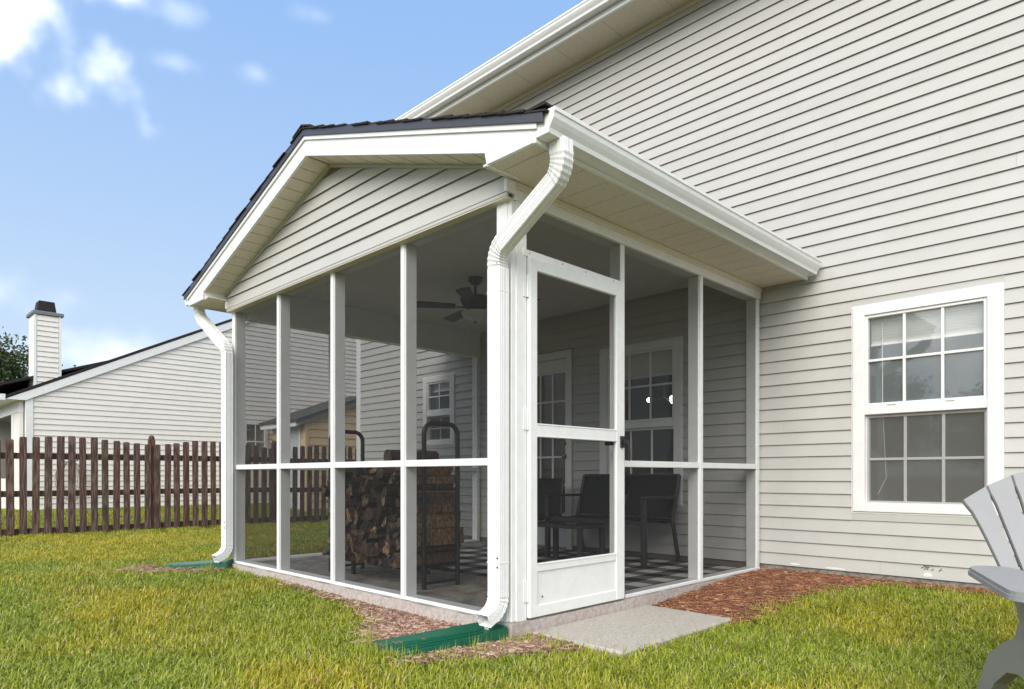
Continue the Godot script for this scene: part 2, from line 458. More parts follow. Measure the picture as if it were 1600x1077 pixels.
# ---------------------------------------------------------------- window
func window(parent: Node, x0: float, x1: float, y0: float, y1: float, ym: float, cols: int, rows: int, z: float, lower_screen: bool, blind: float, sheets: Array) -> void:
	var w := Node3D.new(); w.name = "window"; parent.add_child(w, true)
	var cs := 0.085; var d := 0.03
	part("casing", bx(Vector3(x0, y0, z - 0.02), Vector3(x0 + cs, y1, z + d), 0.004), M.white_vinyl, w)
	part("casing", bx(Vector3(x1 - cs, y0, z - 0.02), Vector3(x1, y1, z + d), 0.004), M.white_vinyl, w)
	part("casing", bx(Vector3(x0 + cs, y1 - cs * 0.85, z - 0.02), Vector3(x1 - cs, y1, z + d), 0.004), M.white_vinyl, w)
	part("sill", bx(Vector3(x0 + cs, y0, z - 0.02), Vector3(x1 - cs, y0 + cs * 0.75, z + d), 0.004), M.white_vinyl, w)
	var rim := Shape.new()   # outer lip of the casing
	rim.box(Vector3(x0 - 0.012, y0 - 0.012, z - 0.01), Vector3(x0, y1 + 0.012, z + 0.018)); rim.box(Vector3(x1, y0 - 0.012, z - 0.01), Vector3(x1 + 0.012, y1 + 0.012, z + 0.018))
	rim.box(Vector3(x0, y1, z - 0.01), Vector3(x1, y1 + 0.012, z + 0.018)); rim.box(Vector3(x0, y0 - 0.012, z - 0.01), Vector3(x1, y0, z + 0.018))
	part("flange", rim, M.white_vinyl, w)
	var gx0 := x0 + cs; var gx1 := x1 - cs; var gy0 := y0 + cs * 0.75; var gy1 := y1 - cs * 0.85
	var zu := z + 0.005; var zl := z - 0.02
	part("meeting_rail", bx(Vector3(gx0, ym - 0.033, zl - 0.02), Vector3(gx1, ym + 0.033, zu + 0.02), 0.004), M.white_vinyl, w)
	for sash in [[ym + 0.033, gy1, zu], [gy0, ym - 0.033, zl]]:
		var fr := Shape.new(); var b := 0.022; var zz: float = sash[2]
		fr.box(Vector3(gx0, sash[0], zz - 0.03), Vector3(gx0 + b, sash[1], zz + 0.012), 0.003)
		fr.box(Vector3(gx1 - b, sash[0], zz - 0.03), Vector3(gx1, sash[1], zz + 0.012), 0.003)
		fr.box(Vector3(gx0 + b, sash[1] - b, zz - 0.03), Vector3(gx1 - b, sash[1], zz + 0.012), 0.003)
		fr.box(Vector3(gx0 + b, sash[0], zz - 0.03), Vector3(gx1 - b, sash[0] + b, zz + 0.012), 0.003)
		part("sash", fr, M.white_vinyl, w)
		var px0 := gx0 + b; var px1 := gx1 - b; var py0: float = sash[0] + b; var py1: float = sash[1] - b
		for i in cols:
			for j in rows:
				var a := Vector3(lerpf(px0, px1, float(i) / cols), lerpf(py0, py1, float(j) / rows), zz - 0.012)
				var e := Vector3(lerpf(px0, px1, float(i + 1) / cols), lerpf(py0, py1, float(j + 1) / rows), zz - 0.012)
				var g := Shape.new()
				for off in sheets:   # two sheets of glass, front and back faces
					g.quad(a + Vector3(0, 0, off), Vector3(e.x, a.y, a.z + off), e + Vector3(0, 0, off), Vector3(a.x, e.y, a.z + off))
				part("pane", g, M.glass, w)
		for i in range(1, cols):
			var x := lerpf(px0, px1, float(i) / cols)
			part("muntin", bx(Vector3(x - 0.01, py0, zz - 0.011), Vector3(x + 0.01, py1, zz + 0.004), 0.002), M.white_vinyl, w)
		for j in range(1, rows):
			var y := lerpf(py0, py1, float(j) / rows)
			part("muntin", bx(Vector3(px0, y - 0.0095, zz - 0.0105), Vector3(px1, y + 0.0095, zz + 0.0035), 0.002), M.white_vinyl, w)
	if lower_screen:
		var q := Shape.new()
		q.quad(Vector3(gx0 + 0.01, gy0 + 0.01, z + 0.004), Vector3(gx1 - 0.01, gy0 + 0.01, z + 0.004), Vector3(gx1 - 0.01, ym - 0.035, z + 0.004), Vector3(gx0 + 0.01, ym - 0.035, z + 0.004))
		part("half_screen", q, M.window_screen, w)
		for x in [lerpf(gx0, gx1, 0.24), lerpf(gx0, gx1, 0.72)]:
			part("sash_lock", bx(Vector3(x - 0.03, ym + 0.033, zu + 0.012), Vector3(x + 0.03, ym + 0.045, zu + 0.026), 0.003), M.white_vinyl, w)
	if blind > 0.0:
		var n := int(blind / 0.022)
		for k in n:
			var y := gy1 - 0.02 - k * 0.022
			var sl := Shape.new()
			sl.obox(Vector3((gx0 + gx1) / 2, y, z - 0.09), Vector3(gx1 - gx0 - 0.03, 0.002, 0.026), Basis(Vector3.RIGHT, -0.9))
			part("blind_slat", sl, M.blind, w)
		part("blind_rail", bx(Vector3(gx0 + 0.015, gy1 - 0.03 - n * 0.022, z - 0.105), Vector3(gx1 - 0.015, gy1 - 0.012 - n * 0.022, z - 0.075)), M.blind, w)
		var cord := Shape.new()
		cord.tube([Vector3(gx0 + 0.1, gy1 - 0.05, z - 0.065), Vector3(gx0 + 0.105, ym, z - 0.06), Vector3(gx0 + 0.13, gy0 + 0.2, z - 0.06), Vector3(gx0 + 0.07, gy0 + 0.07, z - 0.06)], 0.003, 5)
		part("blind_cord", cord, M.blind, w)

# ---------------------------------------------------------------- gutters
var GUT := PackedVector2Array([Vector2(0, 0.11), Vector2(0, 0), Vector2(0.08, 0), Vector2(0.085, 0.022), Vector2(0.1, 0.042), Vector2(0.112, 0.062), Vector2(0.116, 0.085), Vector2(0.122, 0.09), Vector2(0.122, 0.108), Vector2(0.112, 0.108), Vector2(0.112, 0.088), Vector2(0.107, 0.064), Vector2(0.095, 0.046), Vector2(0.08, 0.026), Vector2(0.076, 0.004), Vector2(0.004, 0.004), Vector2(0.004, 0.11)])
func gutter(parent: Node, o: Vector3, out: Vector3, along: Vector3) -> MeshInstance3D:
	var s := Shape.new()
	s.prism(GUT, o, out, Vector3.UP, along)
	var capp := PackedVector2Array(Array(GUT).slice(0, 9))
	s.prism(capp, o, out, Vector3.UP, -along.normalized() * 0.003)
	s.prism(capp, o + along, out, Vector3.UP, along.normalized() * 0.003)
	return part("gutter", s, M.white_metal, parent)
# path points: [position, in-plane normal, across, ripple]
func spout_section(a: float, b: float) -> Array:
	var q := []
	# rectangle a (along N) by b (along B) with flutes
	for side in 4:
		var from: Vector2 = [Vector2(-a, -b), Vector2(a, -b), Vector2(a, b), Vector2(-a, b)][side] / 2.0
		var to: Vector2 = [Vector2(a, -b), Vector2(a, b), Vector2(-a, b), Vector2(-a, -b)][side] / 2.0
		var inn := Vector2(-(to - from).y, (to - from).x).normalized()
		for t in [0.06, 0.14, 0.18, 0.22, 0.30, 0.34, 0.38, 0.62, 0.66, 0.7, 0.78, 0.82, 0.86, 0.94]:
			var deep: float = 0.0045 if t in [0.18, 0.34, 0.66, 0.82] else 0.0
			q.append(from.lerp(to, t) + inn * deep)
	return q
func spout(parent: Node, pts: Array) -> MeshInstance3D:
	var s := Shape.new()
	var rings := []; var norms := []
	for p in pts:
		var at: Vector3 = p[0]; var N: Vector3 = p[1]; var B: Vector3 = p[2]
		var ring := []; var nn := []
		var sec := spout_section(p[3] * p[5], p[4] * p[5])
		for q in sec: ring.append(at + N * q.x + B * q.y)
		rings.append(ring)
	for k in rings.size() - 1:
		var m: int = rings[k].size()
		for i in m:
			var j := (i + 1) % m
			s.quad(rings[k][i], rings[k][j], rings[k + 1][j], rings[k + 1][i])
	return part("downspout", s, M.white_metal, parent)
func downspout(parent: Node, gx: float, px: float, gz: float, pz: float, ytop: float, yknee: float, yfoot: float, kick: float) -> void:
	var w := 0.098; var d := 0.075
	var sg := signf(px - gx)
	var rows := []
	var path := []
	path.append(Vector3(gx, ytop, gz)); path.append(Vector3(gx, ytop - 0.05, gz))
	# first elbow
	var ang := atan2(absf(px - gx) - 0.16, (ytop - yknee) - 0.22)
	ang = clampf(ang, 0.5, 1.05)
	var R := 0.13
	var c := Vector3(gx + sg * R, ytop - 0.05, gz)
	for k in range(1, 13):
		var a := ang * k / 12.0
		path.append(c + Vector3(-sg * R * cos(a), -R * sin(a), 0))
	var e1: Vector3 = path[-1]
	# second elbow ends at px
	var c2x := px - sg * R
	var start2 := Vector3(c2x + sg * R * cos(ang), 0, 0)
	var run := absf(start2.x - e1.x)
	var y2 := e1.y - run / tan(ang)
	var c2 := Vector3(c2x, y2 - R * sin(ang), gz)
	for k in range(0, 13):
		var a := ang * (1.0 - k / 12.0)
		path.append(c2 + Vector3(sg * R * cos(a), R * sin(a), 0))
	var n := path.size()
	for k in n:
		var t: Vector3 = (path[mini(k + 1, n - 1)] - path[maxi(k - 1, 0)]).normalized()
		var N := t.cross(Vector3(0, 0, 1)).normalized()
		if N.x < 0: N = -N
		var bump := 1.0
		if (k > 1 and k < 14) or k > 14: bump = 1.0 + (0.03 if k % 2 == 0 else -0.035)
		var blend := float(k) / (n - 1)
		var pp: Vector3 = path[k]; pp.z = lerpf(gz, pz, blend)
		rows.append([pp, N, Vector3(0, 0, -1), w, d, bump])
	rows.append([Vector3(px, yfoot + 0.17, pz), Vector3(1, 0, 0), Vector3(0, 0, -1), w, d, 1.0])
	# bottom elbow kicks out along +z
	var R2 := 0.11
	for k in range(0, 12):
		var a := 1.15 * k / 11.0
		var at := Vector3(px, yfoot + 0.15 - R2 * sin(a), pz + R2 * (1.0 - cos(a)))
		var N2 := Vector3(0, sin(a), cos(a))
		rows.append([at, Vector3(1, 0, 0), -N2, w, d, 1.0 + (0.025 if k % 2 == 0 else -0.03)])
	var last: Vector3 = rows[-1][0]
	var dirn := Vector3(0, -cos(1.15), sin(1.15))
	rows.append([last + dirn * kick, Vector3(1, 0, 0), -Vector3(0, sin(1.15), cos(1.15)), w, d, 1.0])
	var o := spout(parent, rows)
	var st := Shape.new()
	for y in [yfoot + 0.33, 1.8]:
		st.box(Vector3(px - w / 2 - 0.0015, y, pz - d / 2 - 0.001), Vector3(px + w / 2 + 0.0015, y + 0.004, pz + d / 2 + 0.0015))
	part("joint_seam", st, M.white_metal, o)
	var sc := Shape.new()
	for y in [yfoot + 0.36, yfoot + 0.31, 1.95]:
		sc.obox(Vector3(px + w * 0.35, y, pz + d / 2 + 0.002), Vector3(0.009, 0.009, 0.006), Basis(), 0.002)
	part("screw", sc, M.bronze, o)

# ---------------------------------------------------------------- main
func _ready() -> void:
	rng.seed = 2024
	# camera: level, lens shifted up, at about chest height of a crouching person
	var cam := Camera3D.new()
	cam.name = "camera"
	add_child(cam)
	cam.position = Vector3(2.65, 0.803, 2.65)
	cam.rotation.y = PI / 4
	cam.projection = Camera3D.PROJECTION_FRUSTUM
	cam.near = 0.05
	cam.far = 600.0
	cam.size = 2.0 * (538.5 / 1066.0) * cam.near
	cam.frustum_offset = Vector2(0.0, (744.0 - 538.5) / 1066.0 * cam.near)
	cam.current = true
	# air and light
	var env := Environment.new()
	env.tonemap_mode = Environment.TONE_MAPPER_LINEAR
	env.tonemap_exposure = 2.1
	env.background_mode = Environment.BG_SKY
	env.sky = Sky.new()
	var pano := PanoramaSkyMaterial.new()
	pano.panorama = sky_image()
	env.sky.sky_material = pano
	env.background_energy_multiplier = 1.0
	env.sdfgi_enabled = true; env.ssao_enabled = true; env.ssil_enabled = true
	var we := WorldEnvironment.new()
	we.name = "environment"; we.environment = env
	add_child(we)
	var sun := DirectionalLight3D.new()
	sun.name = "sun"
	sun.light_energy = 0.5
	sun.light_color = Color(1.0, 0.97, 0.925)
	sun.light_angular_distance = 40.0
	sun.shadow_enabled = true
	add_child(sun)
	sun.look_at_from_position(Vector3(3.0, 5.2, 7.4), Vector3.ZERO)
	materials()
	ground()
	house()
	porch()
	screen_door()
	neighbour_house()
	garden_shed()
	fence()
	yard()
	furniture()
	firewood()
	trees()
	cover()

func sky_image() -> ImageTexture:
	var w := 1536; var h := 768
	var im := Image.create(w, h, false, Image.FORMAT_RGBF)
	var f := FastNoiseLite.new(); f.seed = 21; f.frequency = 1.5; f.fractal_octaves = 6; f.noise_type = FastNoiseLite.TYPE_SIMPLEX_SMOOTH; f.fractal_gain = 0.55
	# banks of cloud: azimuth, elevation, half width, half height (degrees)
	var banks := []
	var r := RandomNumberGenerator.new(); r.seed = 8
	banks.append([-87.0, 30.0, 10.0, 5.6, 1.0])
	for q in [[-71.0, 31.5, 1.4, 0.8, 0.14], [-71.5, 28.5, 1.8, 0.8, 0.2], [-65.5, 29.0, 1.3, 0.8, 0.16], [-83.0, 12.0, 6.0, 2.0, 0.25], [-74.0, 8.5, 8.0, 2.2, 0.3], [-61.0, 33.0, 2.0, 0.8, 0.15]]: banks.append(q)
	for k in 95:   # larger, denser clouds added outside the part in view for more white light
		var az := r.randf_range(-8.0, 245.0)
		var el := r.randf_range(8.0, 85.0)
		var s := r.randf_range(8.0, 20.0)
		banks.append([az, el, s, s * 0.55, r.randf_range(0.6, 1.0)])
	for y in h:
		var el := (0.5 - (y + 0.5) / h) * 180.0
		var up := sin(deg_to_rad(el))
		var t := pow(clampf(1.0 - up, 0.0, 1.0), 2.1)
		var base := Color(0.108, 0.218, 0.43).lerp(Color(0.37, 0.435, 0.485), t)
		if el < 0.0:
			base = Color(0.2, 0.2, 0.12)
		var near := []
		for b in banks:
			if absf(el - b[1]) < b[3] * 2.2: near.append(b)
		for x in w:
			var az := (x + 0.5) / w * 360.0
			var col := base
			if near.size() and el > 0.0:
				var ce := cos(deg_to_rad(el))
				var dir := Vector3(sin(deg_to_rad(az)) * ce, up, -cos(deg_to_rad(az)) * ce)
				var amt := 0.0
				var nz := -9.0
				for b in near:
					var da: float = wrapf(az - b[0], -180.0, 180.0) * ce / b[2]
					if absf(da) > 2.2: continue
					var de: float = (el - b[1]) / b[3]
					if nz < -5.0: nz = f.get_noise_3dv(dir * 5.0)
					var m: float = 1.0 - sqrt(da * da + de * de) + nz * 1.0
					amt = maxf(amt, smooth(-0.2, 1.15, m) * b[4])
				if amt > 0.0:
					var g := 1.12 + 0.2 * nz
					col = col.lerp(Color(1.0, 0.985, 0.96) * g, clampf(amt, 0.0, 1.0))
			im.set_pixel(x, y, col)
	return ImageTexture.create_from_image(im)

# ---------------------------------------------------------------- the house
const WZ := -3.05
func house() -> void:
	var hs := thing("house", "two storey house with pale grey green lap siding behind the screened porch", "house", Vector3(0, 0, 0))
	var holes := [[0.757, 1.72, 0.526, 2.118], [-1.727, -0.767, 0.526, 2.112], [-2.93, -2.115, -0.1, 2.178], [-4.73, -4.076, 1.21, 2.122]]
	var X0 := -6.28; var X1 := 4.6
	var spans := func(y0: float, y1: float) -> Array:
		var cut := []
		for h in holes:
			if y1 > h[2] - 0.012 and y0 < h[3] + 0.012: cut.append([h[0] - 0.013, h[1] + 0.013])
		cut.sort_custom(func(a, b): return a[0] < b[0])
		var out := []; var at := X0
		for c in cut:
			out.append([at, c[0], at, c[0]]); at = c[1]
		out.append([at, X1, at, X1])
		return out
	siding(hs, M.siding, Vector3(0, 0, WZ), Vector3.RIGHT, Vector3(0, 0, 1), 0.051, 51, EXP, spans, [[0.95, 0, 9], [2.05, 3, 7], [0.2, 5, 8], [1.35, 2, 11], [-1.2, 4, 9], [-3.2, 6, 10], [2.6, 1, 6], [0.62, 6, 13], [1.8, 8, 12]])
	# boards above and below openings
	for h in holes:
		for side in [0, 1]:
			var y: float = h[3] + 0.012 if side == 0 else h[2] - 0.012
			var row := floori((y - 0.051) / EXP)
			var yb := 0.051 + row * EXP
			if side == 0:
				var s := bx(Vector3(h[0] - 0.013, y, WZ), Vector3(h[1] + 0.013, yb + EXP + 0.004, WZ + 0.008))
				part("siding_strip", s, M.siding, hs)
			elif y > 0.1:
				part("siding_strip", bx(Vector3(h[0] - 0.013, yb, WZ), Vector3(h[1] + 0.013, y, WZ + 0.0145)), M.siding, hs)
	# sheathing with openings, foundation
	var xs := [X0, -4.73, -4.076, -2.93, -2.115, -1.727, -0.767, 0.757, 1.72, X1]
	for k in xs.size() - 1:
		var a: float = xs[k]; var b: float = xs[k + 1]
		var h = null
		for q in holes:
			if absf(q[0] - a) < 0.001: h = q
		if h == null:
			part("wall_sheathing", bx(Vector3(a, -0.12, WZ - 0.12), Vector3(b, 5.3, WZ - 0.001)), M.sheathing, hs)
		else:
			part("wall_sheathing", bx(Vector3(a, h[3] - 0.03, WZ - 0.12), Vector3(b, 5.3, WZ - 0.001)), M.sheathing, hs)
			if h[2] > 0.1: part("wall_sheathing", bx(Vector3(a, -0.12, WZ - 0.12), Vector3(b, h[2] + 0.03, WZ - 0.001)), M.sheathing, hs)
	part("foundation", bx(Vector3(0.03, -0.4, WZ - 0.3), Vector3(X1, 0.062, WZ + 0.003)), M.foundation, hs)
	part("foundation", bx(Vector3(X0, -0.4, WZ - 0.3), Vector3(-3.72, 0.062, WZ + 0.003)), M.foundation, hs)
	part("corner_board", bx(Vector3(X0 - 0.11, 0.0, WZ - 0.11), Vector3(X0, 5.28, WZ + 0.022), 0.004), M.white_vinyl, hs)
	# other walls close the house
	part("wall", bx(Vector3(X0 - 0.1, -0.1, -9.5), Vector3(X0, 5.25, WZ - 0.115)), M.siding, hs)
	part("wall", bx(Vector3(X1, -0.1, -9.5), Vector3(X1 + 0.12, 5.25, WZ)), M.siding, hs)
	part("wall", bx(Vector3(X0, -0.1, -9.6), Vector3(X1, 5.25, -9.5)), M.siding, hs)
	# rooms behind the windows
	part("room_floor", bx(Vector3(X0, -0.1, -9.5), Vector3(X1, 0.0, WZ - 0.121)), M.room_floor, hs)
	part("room_ceiling", bx(Vector3(X0, 2.55, -9.5), Vector3(X1, 2.7, WZ - 0.121)), M.room_wall, hs)
	part("room_wall", bx(Vector3(X0, 0.0, -7.4), Vector3(X1, 2.55, -7.3)), M.room_wall, hs)
	part("room_wall", bx(Vector3(-3.5, 0.0, -7.3), Vector3(-3.4, 2.55, WZ - 0.121)), M.room_wall, hs)
	part("room_wall", bx(Vector3(0.2, 0.0, -7.3), Vector3(0.3, 2.55, WZ - 0.121)), M.room_wall, hs)
	window(hs, 0.757, 1.72, 0.526, 2.118, 1.309, 3, 2, WZ, true, 0.2, [0.0, -0.003, -0.014])
	window(hs, -1.727, -0.767, 0.526, 2.112, 1.31, 3, 2, WZ, false, 0.22, [0.0])
	window(hs, -4.73, -4.076, 1.21, 2.122, 1.63, 2, 2, WZ, true, 0.1, [0.0])
	patio_door(hs, -2.93, -2.115)
	# eave: soffit panels, fascia, gutter, roof
	var zf := -2.62
	var x := X0 - 0.25
	while x < X1:
		part("soffit_panel", bx(Vector3(x + 0.0015, 5.232 + (0.0015 if int(x * 10.0) % 2 == 0 else 0.0), WZ - 0.05), Vector3(x + 0.3 - 0.0015, 5.25, zf)), M.soffit, hs)
		x += 0.3
	part("frieze", bx(Vector3(X0, 5.19, WZ), Vector3(X1, 5.2315, WZ + 0.02)), M.soffit, hs)
	part("fascia", bx(Vector3(X0 - 0.3, 5.21, zf), Vector3(X1, 5.40, zf + 0.025)), M.white_metal, hs)
	gutter(hs, Vector3(X0 - 0.3, 5.265, zf + 0.026), Vector3(0, 0, 1), Vector3(X1 - X0 + 0.3, 0, 0))
	var rf := Shape.new()
	rf.prism(PackedVector2Array([Vector2(-zf - 0.09, 5.405), Vector2(6.3, 7.2), Vector2(9.9, 5.405), Vector2(9.9, 5.37), Vector2(9.5, 5.26), Vector2(-zf - 0.01, 5.26), Vector2(-zf - 0.01, 5.37)]), Vector3(X0 - 0.3, 0, 0), Vector3(0, 0, -1), Vector3.UP, Vector3(X1 - X0 + 0.6, 0, 0))
	part("roof", rf, M.shingle, hs)
	# outlet cover on the porch wall
	var oc := bx(Vector3(-0.60, 0.40, WZ + 0.006), Vector3(-0.53, 0.56, WZ + 0.05), 0.006)
	part("outlet_cover", oc, M.soffit, hs)
	# chipped paint and torn board end low on the wall
	var ch := Shape.new()
	rng.seed = 5
	for k in 26:
		var at := Vector3(1.27 + rng.randf_range(-0.07, 0.09), 0.13 + rng.randf_range(-0.015, 0.03), WZ + 0.0135)
		ch.obox(at, Vector3(rng.randf_range(0.003, 0.02), rng.randf_range(0.002, 0.007), 0.003), Basis(Vector3(0, 0, 1), rng.randf_range(-0.8, 0.8)))
	part("torn_siding_edge", ch, M.sheathing, hs)
	var wp := Shape.new()
	for q in [[0.30, 0.070, 0.045, 0.008], [0.62, 0.064, 0.08, 0.007], [1.27, 0.08, 0.03, 0.016]]:
		wp.prism(PackedVector2Array([Vector2(-q[2], -q[3] * 0.5), Vector2(-q[2] * 0.3, -q[3]), Vector2(q[2], -q[3] * 0.7), Vector2(q[2] * 0.8, q[3] * 0.4), Vector2(q[2] * 0.1, q[3]), Vector2(-q[2] * 0.7, q[3] * 0.5)]), Vector3(q[0], q[1], WZ + 0.0145), Vector3.RIGHT, Vector3.UP, Vector3(0, 0, 0.0042))
	part("white_paint_patch", wp, M.white_vinyl, hs)
	# chandelier lit in the room
	var ch2 := thing("chandelier", "small chandelier with three lit globes seen through the porch window", "chandelier", Vector3(-2.05, 2.55, -4.75))
	var rod := Shape.new(); rod.tube([Vector3(0, 0, 0), Vector3(0, -0.78, 0)], 0.008, 6)
	rod.lathe([Vector2(0.0, -0.03), Vector2(0.06, -0.03), Vector2(0.06, 0.0), Vector2(0, 0)], Vector3.ZERO, 12)
	part("rod", rod, M.bronze, ch2)
	for k in 3:
		var a := TAU * k / 3.0 + 0.5
		var arm := Shape.new()
		arm.tube([Vector3(0, -0.76, 0), Vector3(cos(a) * 0.1, -0.79, sin(a) * 0.1), Vector3(cos(a) * 0.19, -0.75, sin(a) * 0.19)], 0.008, 6)
		part("arm", arm, M.bronze, ch2)
		var gl := Shape.new()
		gl.lathe([Vector2(0.004, -0.03), Vector2(0.022, -0.02), Vector2(0.029, 0.0), Vector2(0.022, 0.02), Vector2(0.004, 0.03)], Vector3(cos(a) * 0.19, -0.79, sin(a) * 0.19), 12)
		part("globe", gl, M.globe_glow, ch2)
		var om := OmniLight3D.new()
		om.name = "globe_light"; om.light_energy = 0.03; om.light_color = Color(1, 0.93, 0.8); om.light_size = 0.04; om.shadow_enabled = true; om.omni_range = 8.0; om.omni_attenuation = 2.0
		ch2.add_child(om, true)
		om.position = Vector3(cos(a) * 0.19, -0.79, sin(a) * 0.19)

func patio_door(hs: Node, x0: float, x1: float) -> void:
	var d := Node3D.new(); d.name = "patio_door"; hs.add_child(d, true)
	var z := WZ
	part("casing", bx(Vector3(x0, 0.0, z - 0.02), Vector3(x0 + 0.07, 2.178, z + 0.03), 0.004), M.white_vinyl, d)
	part("casing", bx(Vector3(x1 - 0.07, 0.0, z - 0.02), Vector3(x1, 2.178, z + 0.03), 0.004), M.white_vinyl, d)
	part("casing", bx(Vector3(x0 + 0.07, 2.095, z - 0.02), Vector3(x1 - 0.07, 2.178, z + 0.03), 0.004), M.white_vinyl, d)
	var gx0 := x0 + 0.135; var gx1 := x1 - 0.12
	var lf := Shape.new(); var za := z - 0.05; var zb := z - 0.008
	lf.box(Vector3(x0 + 0.072, 0.02, za), Vector3(gx0, 2.093, zb), 0.003)
	lf.box(Vector3(gx1, 0.02, za), Vector3(x1 - 0.072, 2.093, zb), 0.003)
	lf.box(Vector3(gx0, 1.94, za), Vector3(gx1, 2.093, zb), 0.003)
	lf.box(Vector3(gx0, 0.02, za), Vector3(gx1, 0.395, zb), 0.003)
	part("leaf", lf, M.white_vinyl, d)
	for i in 3:
		for j in 5:
			var a := Vector3(lerpf(gx0, gx1, i / 3.0), lerpf(0.395, 1.94, j / 5.0), z - 0.03)
			var e := Vector3(lerpf(gx0, gx1, (i + 1) / 3.0), lerpf(0.395, 1.94, (j + 1) / 5.0), z - 0.03)
			var g := Shape.new(); g.quad(a, Vector3(e.x, a.y, a.z), e, Vector3(a.x, e.y, a.z))
			part("pane", g, M.glass, d)
	for i in [1, 2]:
		var x := lerpf(gx0, gx1, i / 3.0)
		part("muntin", bx(Vector3(x - 0.011, 0.395, z - 0.029), Vector3(x + 0.011, 1.94, z - 0.012), 0.002), M.white_vinyl, d)
	for j in range(1, 5):
		var y := lerpf(0.395, 1.94, j / 5.0)
		part("muntin", bx(Vector3(gx0, y - 0.0105, z - 0.0285), Vector3(gx1, y + 0.0105, z - 0.0125), 0.002), M.white_vinyl, d)
	var kn := Shape.new()
	kn.lathe([Vector2(0.026, 0.0), Vector2(0.026, 0.006), Vector2(0.01, 0.012), Vector2(0.01, 0.03), Vector2(0.024, 0.04), Vector2(0.028, 0.055), Vector2(0.015, 0.066), Vector2(0.0, 0.067)], Vector3.ZERO, 14)
	for y in [1.02, 1.16]:
		var k := part("knob" if y < 1.1 else "deadbolt", kn, M.brass, d)
		k.position = Vector3(gx1 + 0.025, y, z - 0.008); k.rotation.x = PI / 2
		if y > 1.1: k.scale = Vector3(0.8, 0.45, 0.8)
	part("threshold", bx(Vector3(x0 + 0.07, 0.001, z - 0.05), Vector3(x1 - 0.07, 0.019, z + 0.04)), M.steel, d)

